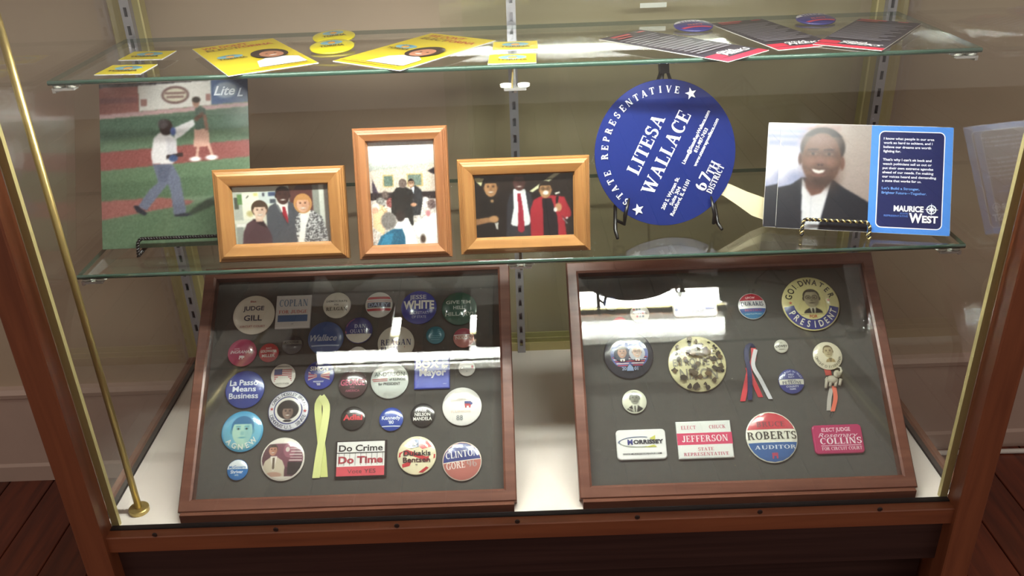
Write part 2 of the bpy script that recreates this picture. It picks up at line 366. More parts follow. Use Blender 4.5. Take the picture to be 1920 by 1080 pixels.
# ------------------------------------------------------------------ painted pictures (flat prints, one colour per mesh point)
class Im:
    """a small picture; drawing uses the coordinates of box (x0,y0)-(x1,y1), y downwards"""
    def __init__(s, w, h, box, col):
        s.w, s.h = w, h; x0, y0, x1, y1 = box
        s.X, s.Y = np.meshgrid(x0+(x1-x0)*(np.arange(w)+.5)/w, y0+(y1-y0)*(np.arange(h)+.5)/h)
        s.px = abs(x1-x0)/w; s.A = np.zeros((h, w, 3)); s.A[:] = s.c(col)
    def c(s, col):
        if isinstance(col, str): col = tuple(int(col[i:i+2], 16) for i in (0, 2, 4))
        return np.array(col, float)/255
    def put(s, k, col, a=1.0):
        k = (np.clip(k, 0, 1)*a)[..., None]; s.A = s.A*(1-k) + s.c(col)*k; return s
    def ell(s, cx, cy, rx, ry, col, soft=1.5, rot=0, a=1.0, clip=None):
        r = math.radians(rot); dx, dy = s.X-cx, s.Y-cy
        u, v = dx*math.cos(r)+dy*math.sin(r), -dx*math.sin(r)+dy*math.cos(r)
        d = (np.sqrt((u/rx)**2+(v/ry)**2)-1)*min(rx, ry)/(soft*s.px)
        k = np.clip(.5-d, 0, 1)
        if clip is not None: k = k*clip
        return s.put(k, col, a)
    def pm(s, pts):
        k = np.zeros(s.X.shape, bool); n = len(pts)
        for i in range(n):
            (xa, ya), (xb, yb) = pts[i], pts[(i+1) % n]
            if ya == yb: continue
            k ^= ((s.Y > ya) != (s.Y > yb)) & (s.X < (xb-xa)*(s.Y-ya)/(yb-ya)+xa)
        return k.astype(float)
    def bl(s, k, n):
        for _ in range(n):
            q = np.pad(k, 1, mode='edge'); k = (q[1:-1, 1:-1]*2+q[:-2, 1:-1]+q[2:, 1:-1]+q[1:-1, :-2]+q[1:-1, 2:])/6
        return k
    def poly(s, pts, col, blur=1, a=1.0): return s.put(s.bl(s.pm(pts), blur), col, a)
    def rect(s, x0, y0, x1, y1, col, blur=1, a=1.0): return s.poly([(x0, y0), (x1, y0), (x1, y1), (x0, y1)], col, blur, a)
    def line(s, x0, y0, x1, y1, wd, col, a=1.0):
        d = math.hypot(x1-x0, y1-y0)+1e-9; nx, ny = -(y1-y0)/d*wd/2, (x1-x0)/d*wd/2
        return s.poly([(x0+nx, y0+ny), (x1+nx, y1+ny), (x1-nx, y1-ny), (x0-nx, y0-ny)], col, 1, a)
    def vgrad(s, y0, y1, c0, c1):
        t = np.clip((s.Y-y0)/(y1-y0), 0, 1)[..., None]; k = ((s.Y >= y0) & (s.Y <= y1))[..., None]
        s.A = np.where(k, s.c(c0)*(1-t)+s.c(c1)*t, s.A); return s
    def noise(s, amp, n=1, clip=None):
        q = s.bl(np.random.randn(s.h, s.w), n); q = q/(q.std()+1e-9)*amp
        if clip is not None: q = q*clip
        s.A = np.clip(s.A+q[..., None], 0, 1); return s
    def speck(s, clip, col, th=0.3, n=2):
        q = s.bl(np.random.randn(s.h, s.w), n); q = q/q.std(); return s.put(s.bl((q > th).astype(float), 1)*clip, col)
    def blur(s, n):
        for i in range(3): s.A[..., i] = s.bl(s.A[..., i], n)
        return s
    def tone(s, sat, gain):
        g = s.A.mean(-1, keepdims=True); s.A = np.clip((g+(s.A-g)*sat)*gain, 0, 1); return s
    def head(s, cx, cy, r, skin, hair, style='short', glasses=False, smile=True, dark=None):
        """a face about 2r high: ears, hair, brows, eyes, nose, mouth"""
        dark = dark or tuple(int(v*.55*255) for v in s.c(skin)); lip = tuple(int(v*.72*255) for v in s.c(skin))
        if style == 'afro': s.ell(cx, cy-.35*r, 1.55*r, 1.4*r, hair)
        if style == 'long': s.ell(cx, cy-.1*r, 1.12*r, 1.25*r, hair)
        if style == 'bob': s.ell(cx, cy-.3*r, 1.02*r, 1.05*r, hair)
        s.ell(cx-.76*r, cy, .13*r, .24*r, dark); s.ell(cx+.76*r, cy, .13*r, .24*r, dark)
        if style in ('short', 'thin'): s.ell(cx, cy-.32*r, .82*r, .80*r, hair)
        s.ell(cx, cy+.02*r, .74*r, r, skin)
        s.ell(cx+.45*r, cy+.15*r, .3*r, .75*r, dark, 8, 0, .35)
        if style in ('short', 'bob', 'long', 'afro'): s.put(s.bl(((s.Y < cy-.52*r) & (((s.X-cx)/(.80*r))**2+((s.Y-cy+.1*r)/(1.02*r))**2 < 1)).astype(float), 1), hair)
        if style == 'thin': s.put(s.bl(((s.Y < cy-.78*r) & (((s.X-cx)/(.80*r))**2+((s.Y-cy)/(1.05*r))**2 < 1)).astype(float), 1), hair)
        for e in (-1, 1):
            s.ell(cx+e*.30*r, cy-.16*r, .15*r, .075*r, dark, 2); s.ell(cx+e*.30*r, cy-.15*r, .06*r, .06*r, '18100c', 2)
            s.line(cx+e*.14*r, cy-.32*r, cx+e*.48*r, cy-.33*r, .08*r, dark)
            if glasses:
                s.ell(cx+e*.32*r, cy-.15*r, .28*r, .22*r, '201814', 2, 0, .75); s.ell(cx+e*.32*r, cy-.15*r, .21*r, .16*r, skin, 2)
                s.ell(cx+e*.30*r, cy-.14*r, .1*r, .06*r, '201814', 2)
        s.ell(cx, cy+.18*r, .13*r, .16*r, dark, 5, 0, .5)
        if smile: s.ell(cx, cy+.50*r, .30*r, .13*r, lip, 2); s.ell(cx, cy+.47*r, .24*r, .075*r, 'f2ebe2', 2)
        else: s.ell(cx, cy+.5*r, .26*r, .055*r, dark, 2)
        return s
    def suit(s, cx, top, w, bot, cloth, shirt=None, tie=None, neck=None, skin=None):
        if skin: s.rect(cx-.17*w, top-.35*w, cx+.17*w, top+.2*w, skin, 2)
        s.poly([(cx-.5*w, bot), (cx-.52*w, top+.45*w), (cx-.40*w, top+.16*w), (cx-.15*w, top), (cx+.15*w, top), (cx+.40*w, top+.16*w), (cx+.52*w, top+.45*w), (cx+.5*w, bot)], cloth)
        if shirt: s.poly([(cx-.16*w, top-.04*w), (cx+.16*w, top-.04*w), (cx+.02*w, top+.62*w), (cx-.02*w, top+.62*w)], shirt)
        if tie: s.poly([(cx-.045*w, top+.03*w), (cx+.045*w, top+.03*w), (cx+.05*w, top+.5*w), (cx, top+.58*w), (cx-.05*w, top+.5*w)], tie)
        return s
    def mesh(s, name, x0, y0, x1, y1, fz, keep=None):
        """grid mesh of the picture over the rectangle (y up); fz(x, y) gives the height"""
        xs = np.linspace(x0, x1, s.w); ys = np.linspace(y1, y0, s.h); X, Y = np.meshgrid(xs, ys)
        Z = fz(X, Y)*np.ones_like(X); me = bpy.data.meshes.new(name)
        idx = np.arange(s.w*s.h).reshape(s.h, s.w)
        q = np.stack([idx[1:, :-1], idx[1:, 1:], idx[:-1, 1:], idx[:-1, :-1]], -1).reshape(-1, 4)
        if keep is not None:
            k = keep(X, Y); q = q[k.ravel()[q].all(1)]
        n = len(q); me.vertices.add(s.w*s.h); me.vertices.foreach_set('co', np.stack([X, Y, Z], -1).ravel())
        me.loops.add(n*4); me.loops.foreach_set('vertex_index', q.ravel()); me.polygons.add(n)
        me.polygons.foreach_set('loop_start', np.arange(n)*4)
        try: me.polygons.foreach_set('loop_total', np.full(n, 4))
        except Exception: pass
        A = np.clip(s.A, 0, 1); A = np.where(A <= .04045, A/12.92, ((A+.055)/1.055)**2.4)
        at = me.color_attributes.new('Col', 'FLOAT_COLOR', 'POINT')
        at.data.foreach_set('color', np.concatenate([A, np.ones((s.h, s.w, 1))], -1).ravel())
        me.update(); me.validate(clean_customdata=False); me.polygons.foreach_set('use_smooth', [True]*len(me.polygons))
        return me
# ------------------------------------------------------------------ lettering
_tc = {}
def bfont(s, bold=0.0, shear=0.0):
    key = (s, bold, shear)
    if key in _tc: return _tc[key]
    cu = bpy.data.curves.new('lettering', 'FONT'); cu.body = s; cu.size = 1.0; cu.offset = bold; cu.shear = shear; cu.resolution_u = 3; cu.fill_mode = 'FRONT'
    ob = bpy.data.objects.new('lettering', cu); COL.objects.link(ob)
    dg = bpy.context.evaluated_depsgraph_get(); me = ob.evaluated_get(dg).to_mesh()
    v = [(a.co.x, a.co.y) for a in me.vertices]; f = [tuple(p.vertices) for p in me.polygons]
    ob.evaluated_get(dg).to_mesh_clear(); bpy.data.objects.remove(ob); bpy.data.curves.remove(cu)
    _tc[key] = (v, f); return _tc[key]
T, TH, SS, SH = .21, .085, .075, .06
def _r(x0, y0, x1, y1): return [(x0, y0), (x1, y0), (x1, y1), (x0, y1)]
def _stem(x, y0=0, y1=1, b=1, t=1, w=T):
    o_ = [_r(x, y0, x+w, y1)]
    if b: o_.append(_r(x-SS, y0, x+w+SS, y0+SH))
    if t: o_.append(_r(x-SS, y1-SH, x+w+SS, y1))
    return o_
def _diag(x0, x1, w, y0=0, y1=1, b=1, t=1):
    o_ = [[(x0, y0), (x0+w, y0), (x1+w, y1), (x1, y1)]]
    if b: o_.append(_r(x0-SS, y0, x0+w+SS, y0+SH))
    if t: o_.append(_r(x1-SS, y1-SH, x1+w+SS, y1))
    return o_
def _arc(cx, cy, rx, ry, a0, a1, tv=T, th=TH, n=14):
    o_ = []; pr = None
    for k in range(n+1):
        a = math.radians(a0+(a1-a0)*k/n); c, s = math.cos(a), math.sin(a)
        q = ((cx+rx*c, cy+ry*s), (cx+(rx-tv)*c, cy+(ry-th)*s))
        if pr: o_.append([pr[0], q[0], q[1], pr[1]])
        pr = q
    return o_
def _bar(x0, x1, y, h=TH): return [_r(x0, y, x1, y+h)]
def _tip(x, y, d): return [[(x, y), (x, y+d), (x-.05, y+d*.0), (x-.07, y)]]
SER = {
 'A': (.94, _diag(.08, .40, .09)[:2]+_diag(.62, .34, T)[:2]+_bar(.2, .66, .28)), 'B': (.82, _stem(.09)+_arc(.3, .735, .40, .265, -90, 90)+_arc(.3, .27, .46, .27, -90, 90)+_bar(.2, .32, .915)+_bar(.2, .32, 0)+_bar(.2, .35, .47)),
 'C': (.84, _arc(.46, .5, .43, .52, 48, 312)+[_r(.74, .62, .80, 1.0)]), 'D': (.92, _stem(.09)+_arc(.32, .5, .54, .5, -90, 90)+_bar(.2, .34, .915)+_bar(.2, .34, 0)),
 'E': (.78, _stem(.09)+_bar(.2, .70, .915)+_bar(.2, .72, 0)+_bar(.2, .52, .47)+[_r(.65, .72, .70, 1), _r(.67, 0, .72, .3), _r(.50, .38, .54, .64)]),
 'F': (.72, _stem(.09)+_bar(.2, .68, .915)+_bar(.2, .52, .47)+[_r(.63, .72, .68, 1), _r(.50, .38, .54, .64)]), 'G': (.92, _arc(.46, .5, .43, .52, 48, 330)+[_r(.74, .62, .80, 1.0)]+_stem(.64, 0.02, .46, 0, 1)),
 'H': (.98, _stem(.09)+_stem(.66)+_bar(.25, .7, .46)), 'I': (.42, _stem(.10)), 'J': (.60, _stem(.30, .2, 1, 0, 1)+_arc(.25, .22, .26, .24, 180, 360)), 'K': (.94, _stem(.09)+_diag(.27, .66, .09, .38, 1, 0, 1)+_diag(.62, .34, T, 0, .62, 1, 0)),
 'L': (.74, _stem(.09)+_bar(.2, .70, 0)+[_r(.65, 0, .70, .32)]), 'M': (1.16, _stem(.09, w=.09)+_stem(.84)+_diag(.42, .12, T, 0, 1, 0, 0)+_diag(.50, .84, .09, 0, 1, 0, 0)), 'N': (.96, _stem(.10, w=.09)+_stem(.74, w=.09)+_diag(.64, .10, T, 0, 1, 0, 0)),
 'O': (.94, _arc(.47, .5, .44, .52, 0, 360, n=28)), 'P': (.78, _stem(.09)+_arc(.3, .72, .42, .28, -90, 90)+_bar(.2, .32, .915)+_bar(.2, .34, .44)), 'Q': (.94, _arc(.47, .5, .44, .52, 0, 360, n=28)+_diag(.72, .5, .12, -.18, .18, 0, 0)),
 'R': (.90, _stem(.09)+_arc(.3, .735, .40, .265, -90, 90)+_bar(.2, .32, .915)+_bar(.2, .34, .47)+_diag(.64, .40, T, 0, .5, 1, 0)), 'S': (.72, _arc(.36, .745, .31, .275, 25, 262, .19)+_arc(.36, .27, .33, .29, 98, -155, .19)+[_r(.58, .68, .63, 1.0), _r(.06, 0, .11, .32)]),
 'T': (.80, _stem(.30, 0, 1, 1, 0)+_bar(.02, .79, .915)+[_r(.02, .68, .07, 1), _r(.74, .68, .79, 1)]), 'U': (.94, _stem(.09, .3, 1, 0, 1)+_stem(.74, .3, 1, 0, 1, .09)+_arc(.46, .32, .37, .34, 180, 360)), 'V': (.92, _diag(.36, .06, T, 0, 1, 0, 1)+_diag(.40, .76, .09, 0, 1, 0, 1)),
 'W': (1.32, _diag(.32, .06, T, 0, 1, 0, 1)+_diag(.38, .62, .09, 0, 1, 0, 0)+_diag(.78, .54, T, 0, 1, 0, 1)+_diag(.86, 1.16, .09, 0, 1, 0, 1)), 'X': (.92, _diag(.62, .08, T)+_diag(.1, .72, .09)), 'Y': (.88, _stem(.33, 0, .45, 1, 0)+_diag(.33, .04, T, .4, 1, 0, 1)+_diag(.42, .72, .09, .4, 1, 0, 1)),
 ' ': (.36, []), '.': (.3, [_r(.06, 0, .24, .18)]), "'": (.26, [_r(.08, .7, .2, 1)]), '-': (.45, _bar(.05, .4, .36, .1)), '9': (.66, _arc(.33, .68, .3, .33, 0, 360)+_arc(.3, .5, .33, .5, -75, 40)), '6': (.66, _arc(.33, .32, .3, .33, 0, 360)+_arc(.36, .5, .33, .5, 105, 220)), '7': (.66, _bar(.04, .62, .88, .12)+_diag(.2, .46, .18, 0, .9, 0, 0)), '2': (.66, _arc(.32, .7, .29, .31, -25, 170)+_diag(.06, .46, .14, .08, .6, 0, 0)+_bar(.04, .62, 0, .1)), '0': (.68, _arc(.34, .5, .3, .51, 0, 360, n=24)),
}
def serif(s):
    v, f, x = [], [], 0.0
    for ch in s:
        w, ps = SER.get(ch, SER[' '])
        for p in ps:
            o_ = len(v); v.extend([(a+x, b) for a, b in p]); f.append(tuple(range(o_, o_+len(p))))
        x += w+.06
    return v, f
def glyphs(s, f):
    if f == 'S': return serif(s)
    return bfont(s, {'s': 0.0, 'b': 0.022, 'B': 0.04, 'i': 0.0, 'I': 0.022, 't': -0.004}[f], 0.35 if f in 'iI' else 0.0)
class Pr:
    """flat print on a thing: layers of shapes in unit coordinates (scale S), lifted by z(x, y)"""
    def __init__(s, S, zf=None, eps=0.00009, z0=0.0): s.S, s.zf, s.eps, s.z0, s.L, s.mb = S, zf, eps, z0, 0, MB()
    def put(s, vs, fs, c, same=False):
        if not same: s.L += 1
        z = s.z0+s.eps*s.L; out = []
        for (x, y) in vs: out.append((x*s.S, y*s.S, z+(s.zf(x, y) if s.zf else 0.0)))
        s.mb.add(out, fs, lin(c)); return s
    def poly(s, pts, c): return s.put(pts, [tuple(range(len(pts)))], c)
    def rect(s, x0, y0, x1, y1, c, n=1):
        vs = [(x0+(x1-x0)*i/n, y0+(y1-y0)*j/n) for j in range(n+1) for i in range(n+1)]
        return s.put(vs, [(j*(n+1)+i, j*(n+1)+i+1, (j+1)*(n+1)+i+1, (j+1)*(n+1)+i) for j in range(n) for i in range(n)], c)
    def disc(s, cx, cy, r, c, ri=0.0, ry=None, n=40, rings=4):
        ry = ry or r; vs, fs = [], []
        for j in range(rings+1):
            q = ri/r+(1-ri/r)*j/rings
            q = max(q, .001)
            for k in range(n): a = 2*pi*k/n; vs.append((cx+r*q*math.cos(a), cy+ry*q*math.sin(a)))
        for j in range(rings):
            for k in range(n): k2 = (k+1) % n; fs.append((j*n+k, (j+1)*n+k, (j+1)*n+k2, j*n+k2))
        return s.put(vs, fs, c)
    def band(s, y0, y1, c, R=.965, rot=0, ny=6, nx=16):
        vs, fs = [], []; y0, y1 = max(y0, -R), min(y1, R); ca, sa = math.cos(math.radians(rot)), math.sin(math.radians(rot))
        for j in range(ny+1):
            y = y0+(y1-y0)*(.5-.5*math.cos(pi*j/ny)); hw = math.sqrt(max(R*R-y*y, 0))
            for i in range(nx+1):
                x = -hw+2*hw*i/nx; vs.append((x*ca-y*sa, x*sa+y*ca))
        for j in range(ny):
            for i in range(nx): a = j*(nx+1)+i; fs.append((a, a+1, a+nx+2, a+nx+1))
        return s.put(vs, fs, c)
    def star(s, cx, cy, r, c, rot=90):
        p = [(cx+(r if k % 2 == 0 else r*.42)*math.cos(math.radians(rot+36*k)), cy+(r if k % 2 == 0 else r*.42)*math.sin(math.radians(rot+36*k))) for k in range(10)]
        vs = p+[(cx, cy)]; return s.put(vs, [(10, k, (k+1) % 10) for k in range(10)], c)
    def t(s, txt, x, y, h, c, w=None, f='b', rot=0, al=0):
        v, fs = glyphs(txt, f)
        if not v: return s
        a = np.array(v); x0, x1 = a[:, 0].min(), a[:, 0].max(); cap = 1.0 if f == 'S' else 0.70
        k = h/cap; kx = (w/(x1-x0)) if w else k
        ax = (x0+x1)/2 if al == 0 else (x0 if al < 0 else x1)
        a = np.stack([(a[:, 0]-ax)*kx, (a[:, 1]-cap/2)*k], 1)
        r = math.radians(rot); R = np.array([[math.cos(r), -math.sin(r)], [math.sin(r), math.cos(r)]])
        a = a@R.T+np.array([x, y]); return s.put([tuple(q) for q in a], fs, c)
    def arc(s, txt, R, a0, a1, h, c, f='b', cx=0, cy=0, wk=1.0, flip=False):
        """letters spread along a circle from angle a0 to a1"""
        n = len(txt)
        for i, ch in enumerate(txt):
            if ch == ' ': continue
            a = math.radians(a0+(a1-a0)*(i/(n-1) if n > 1 else 0)); rot = math.degrees(a)-90+(180 if flip else 0)
            v, fs = glyphs(ch, f); q = np.array(v); cap = 1.0 if f == 'S' else .70; k = h/cap
            q = np.stack([(q[:, 0]-(q[:, 0].min()+q[:, 0].max())/2)*k*wk, (q[:, 1]-cap/2)*k], 1); r = math.radians(rot)
            q = q@np.array([[math.cos(r), -math.sin(r)], [math.sin(r), math.cos(r)]]).T+np.array([cx+R*math.cos(a), cy+R*math.sin(a)])
            s.put([tuple(e) for e in q], fs, c, same=i > 0)
        return s
    def img(s, im, x0, y0, x1, y1, cr, cx, cy):
        s.imgs.append((im, x0, y0, x1, y1, cr, cx, cy, s.z0+s.eps*(s.L+1.5))); s.L += 3
    def build(s, name, mat, parent):
        if s.mb.v: return s.mb.build(name, mat, parent)
# ------------------------------------------------------------------ the two slanted shadow boxes
def ellipsoid(mb, c, r, n=10, m_=7, col=None, rot=0):
    vs, fs = [], []; ca, sa = math.cos(math.radians(rot)), math.sin(math.radians(rot))
    for j in range(m_+1):
        t = pi*j/m_
        for k in range(n):
            a = 2*pi*k/n; x, y, z = r[0]*math.sin(t)*math.cos(a), r[1]*math.cos(t), r[2]*math.sin(t)*math.sin(a)
            vs.append((c[0]+x*ca-y*sa, c[1]+x*sa+y*ca, c[2]+z))
    for j in range(m_):
        for k in range(n): k2 = (k+1) % n; fs.append((j*n+k, j*n+k2, (j+1)*n+k2, (j+1)*n+k))
    return mb.add(vs, fs, col)
BT = 0.017                                     # depth from the face of the moulding to the felt
def shadow_box(X, Y, z, w, L, tilt, label):
    pl = Plane((X, Y, DK+z), 0, 90-tilt)
    t = thing('shadow_box', label, 'display box', pl.mat(), 'slanted shadow boxes on the deck')
    MB().mould(w, L, [(0, -0.0195), (0, -0.0015), (0.0015, 0), (0.0145, 0), (0.0175, -0.002), (0.0175, -0.0195)]).build('frame', 'box', t)
    MB().box(-w/2+0.0155, 0.0155, -0.0195, w/2-0.0155, L-0.0155, -BT).build('felt_board', 'felt', t)
    MB().box(-w/2+0.0170, 0.0170, -0.0058, w/2-0.0170, L-0.0170, -0.0033).build('glass_pane', 'glass', t)
    a = math.radians(tilt); c, s = math.cos(a), math.sin(a)
    # plinth strip under the lower edge and a wedge behind carry the box on the deck
    def loc(yy, zz): return ((yy-Y)*c+(zz-z)*s, -(yy-Y)*s+(zz-z)*c)   # room (Y, height over deck) -> (v, n)
    q = [loc(Y-0.0055, 0.0), loc(Y+0.020, 0.0), loc(Y+0.020, z-0.002), loc(Y-0.0055, z-0.0015)]
    q2 = [loc(Y+0.03, 0.0), loc(Y+L*c*0.94, 0.0), (L*0.93, -0.0195), (0.045, -0.0195)]
    MB().prism(q, -w/2+0.004, w/2-0.004, axes=(1, 2, 0)).build('plinth', 'box', t)
    MB().prism(q2, -w/2+0.05, w/2-0.05, axes=(1, 2, 0)).build('wedge', 'box', t)
    return pl, t
BL, _ = shadow_box(-0.2500, 0.0075, 0.0156, 0.4670, 0.3690, 39.7, 'slanted brown shadow box with the yellow ribbon and the crowded rows of buttons')
BR, _ = shadow_box(0.3022, 0.0071, 0.0153, 0.4640, 0.3531, 41.5, 'slanted brown shadow box with the spotted button and the elephant charm')
GRP = 'campaign pins in the shadow boxes'
def dome(R): return 0.0028, 0.075*R+0.0010
def button(pl, x, y, rp, base, draw, label, edge=None):
    u, v = pl.uv(x, y, -0.011); ua = pl.uv(x-rp, y, -0.011); ub = pl.uv(x+rp, y, -0.011)
    R = abs(ub[0]-ua[0])/2; z0, B = dome(R)
    return make_button(pl.mat(u, v, -BT), R, base, draw, label, edge)
def make_button(mat, R, base, draw, label, edge=None, group=GRP):
    z0, B = dome(R)
    t = thing('campaign_button', label, 'button', mat, group)
    zf = lambda X, Y: z0+B*(1-.75*np.minimum(X*X+Y*Y, 1)**2-.25*np.minimum(X*X+Y*Y, 1))
    prof = [(0.9*R, 0.0), (.985*R, .0006), (R, .0016)]+[(R*q, float(zf(q, 0))) for q in (1.0, .97, .93, .87, .8, .7, .55, .4, .2, .002)]
    MB().lathe(prof, 44, cap=True, col=lin(edge or base)).build('shell', 'bprint', t, smooth=True)
    P = Pr(R, lambda a, b: float(zf(a, b)), z0=0.05*B+0.00005); P.imgs = []
    if edge: P.disc(0, 0, .955, base, rings=8)
    draw(P); P.build('printed_face', 'bprint', t)
    for (im, x0, y0, x1, y1, cr, cx, cy, zl) in P.imgs:
        keep = (lambda a, b: ((a/R-cx)**2+(b/R-cy)**2) < cr*cr)
        me = im.mesh('portrait', x0*R, y0*R, x1*R, y1*R, lambda a, b: zf(a/R, b/R)+zl, keep)
        me.materials.append(M['bprint']); obj('portrait', me, t)
    return t
def rounded(w, h, r, n=5):
    p = []
    for (cx, cy, a0) in ((w-r, h-r, 0), (-w+r, h-r, 90), (-w+r, -h+r, 180), (w-r, -h+r, 270)):
        for k in range(n+1): a = math.radians(a0+90*k/n); p.append((cx+r*math.cos(a), cy+r*math.sin(a)))
    return p
def badge(pl, x0, y0, x1, y1, base, draw, label, rc=0.02, rot=0, side=None, thick=0.0042):
    xm, ym = (x0+x1)/2, (y0+y1)/2; u, v = pl.uv(xm, ym, -0.011)
    w = abs(pl.uv(x1, ym, -0.011)[0]-pl.uv(x0, ym, -0.011)[0])/2; h = abs(pl.uv(xm, y1, -0.011)[1]-pl.uv(xm, y0, -0.011)[1])/2
    t = thing('campaign_badge', label, 'badge', pl.mat(u, v, -BT, rot), GRP)
    b = MB(); rings = [(0.0, 0.0), (0.0, thick*.55), (0.0006, thick*.85), (0.0018, thick)]; pts = []; r = max(rc*w, 0.0006)
    for (i, z) in rings: pts.append([(a, c, z) for a, c in rounded(w-i, h-i, max(r-i, 0.0004))])
    n = len(pts[0]); vs = [p for q in pts for p in q]; fs = [tuple(range(n-1, -1, -1)), tuple(range((len(pts)-1)*n, len(pts)*n))]
    for j in range(len(pts)-1):
        for k in range(n): k2 = (k+1) % n; fs.append((j*n+k, j*n+k2, (j+1)*n+k2, (j+1)*n+k))
    b.add(vs, fs, lin(side or base)); b.build('shell', 'bprint', t)
    P = Pr(w, None, z0=thick); P.A = h/w
    if side: P.rect(-.93, -.93*P.A, .93, .93*P.A, base)
    draw(P); P.build('printed_face', 'bprint', t)
    return t
# ---- left box
def d(P): P.t('Elect', -.05, .66, .10, 'b04a48').t('JUDGE', .0, .30, .22, '2c3550', w=1.0).t('GILL', 0, -.2, .27, '2c3550', w=.86).t('CIRCUIT COURT', 0, -.62, .10, 'b04a48', w=1.2, f='s')
button(BL, 475, 589, 39, 'e9e0cf', d, 'large round cream button lettered JUDGE in navy beside a square badge')
def d(P): P.t('COPLAN', 0, .52, .42, '7e94ae', w=1.6, f='S').t('FOR JUDGE', 0, -.02, .2, 'd07a70', w=1.6, f='S').rect(-.84, -.62, .84, -.22, '52729e').t('1990', 0, -.76, .05, '8b93a2')
badge(BL, 516, 552, 582, 614, 'e2dedb', d, 'square white badge with pale blue letters over a blue bar', 0.02)
def d(P): P.t('DEMOCRATS', 0, .28, .15, '55524a', w=1.5, f='b').t('FOR', 0, .0, .12, '55524a', f='b').t('REAGAN', 0, -.32, .26, '3a3834', w=1.5, f='S')
button(BL, 631, 571, 26, 'd8d2c2', d, 'small cream button with grey serif lettering in two lines')
def d(P): P.band(.40, .60, 'b8323c').band(-.52, -.34, 'b8323c').band(.18, .30, 'c9a9a4').rect(-.82, -.24, .86, .14, '24304f', 4).t('DALEY', 0, -.05, .28, '9fb0cf', w=1.5)
button(BL, 710, 570, 25.5, 'd5d3cb', d, 'cream button with red stripes and a navy name bar')
def d(P): P.t('JESSE', -.05, .60, .26, 'c9c8d2', w=.95).t('WHITE', 0, .13, .48, 'f0ede6', w=1.72, f='B').t('SECRETARY', .05, -.36, .16, 'b8bce0', w=1.1).t('OF STATE', .02, -.60, .14, 'b8bce0', w=.8)
button(BL, 785, 575, 33.5, '2b3a98', d, 'dark blue button with one big white word across its middle')
def d(P): P.t("GIVE 'EM", -.05, .36, .2, 'b9c4b8', w=1.4).t('HELL,', 0, .02, .2, 'b9c4b8').t('HILLARY!', 0, -.36, .22, 'b9c4b8', w=1.6)
button(BL, 861, 577, 33, '1f5443', d, 'dark green button with three lines of pale capital letters')
def d(P): P.t('VOTE', -.35, .24, .1, 'e9c6d2').t('INGRAHAM', 0, .02, .22, 'f0dce4', w=1.6, f='I').rect(-.14, -.42, .10, -.26, 'f0dce4').rect(-.16, -.52, -.08, -.4, 'f0dce4').rect(.03, -.52, .11, -.4, 'f0dce4').disc(.15, -.36, .08, 'f0dce4')
button(BL, 453, 660, 27, 'b23a62', d, 'crimson pink button with a slanted white name and a tiny elephant')
def d(P): P.t('ELECT', 0, .44, .14, 'f0d4d0').t('GOLDWATER', 0, .12, .26, 'f4e4e0', w=1.65).t('MILLER', 0, -.36, .30, 'f4e4e0', w=1.3)
button(BL, 503, 660, 18.5, 'b8222c', d, 'small bright red button with white lettering in three lines')
def d(P): P.band(.0, .42, '77766e').t('LODGE', 0, .22, .22, '2b2b30', w=1.3)
button(BL, 547, 645, 19, '33353c', d, 'small dark grey button with a lighter lettered band')
def d(P): P.t('Wallace', -.1, .0, .36, 'b9c0cf', w=1.5, f='I').band(-.5, -.42, '9fb0d0', .9)
button(BL, 610, 633, 33.5, '32548f', d, 'large steel blue button with slanted pale script')
def d(P):
    P.band(-.965, -.3, 'd9d3c6').put([(-.96, -.1), (-.3, .9), (-.62, .72), (-.86, .4), (-.9, -.28), (-.86, -.3)], [(0, 1, 2, 3, 4)], 'c06a6c'); P.t('DAN', .1, .28, .28, 'c3c6da', f='S').t('QUAYLE', .1, -.1, .28, 'c3c6da', w=1.4, f='S')
button(BL, 672, 618, 26, '333a7c', d, 'navy and white button with a salmon red corner')
def d(P): P.t('DEMOCRAT', 0, .3, .16, 'cfcac0', w=1.3)
button(BL, 670, 665, 17.5, 'ece9e2', d, 'small plain white button above the dark pink lettered one')
def d(P): P.t('REAGAN', 0, .02, .34, '27345e', w=1.65, f='S').t('BUSH', -.36, -.36, .26, '27345e', f='S').t("'84", .48, -.36, .26, 'b03a44', f='S')
button(BL, 742, 642, 34.5, 'd4cdbd', d, 'large beige button with navy serif letters and a red number')
def d(P):
    for k in range(6): P.rect(-.7+.1*abs(k-2.5), .5-.22*k, .7-.1*abs(k-2.5), .58-.22*k, '6ba4ae')
button(BL, 816, 627, 17.5, '1c7080', d, 'small teal button with fine lines of lettering')
def d(P): P.band(.3, .965, 'a8485a').band(.2, .3, 'e6d8d0').t('NIXON', 0, -.02, .34, 'e8d6c8', w=1.55)
button(BL, 869, 632, 19.5, 'c2766c', d, 'small salmon and rose button with pale name lettering')
def d(P):
    for k in range(13): P.rect(-.7, -.5+k*.076, .72, -.462+k*.076+.038, 'c24a56' if k % 2 == 0 else 'f0eae4', 1)
    P.rect(-.7, .03, -.05, .5, '37427e').t('AMERICANS', -.02, .72, .1, '8a8880', w=1.1).t('UNITED STATES', 0, -.72, .1, '8a8880', w=1.1)
button(BL, 530, 703, 23, 'ece8e0', d, 'white button printed with a red, white and blue flag')
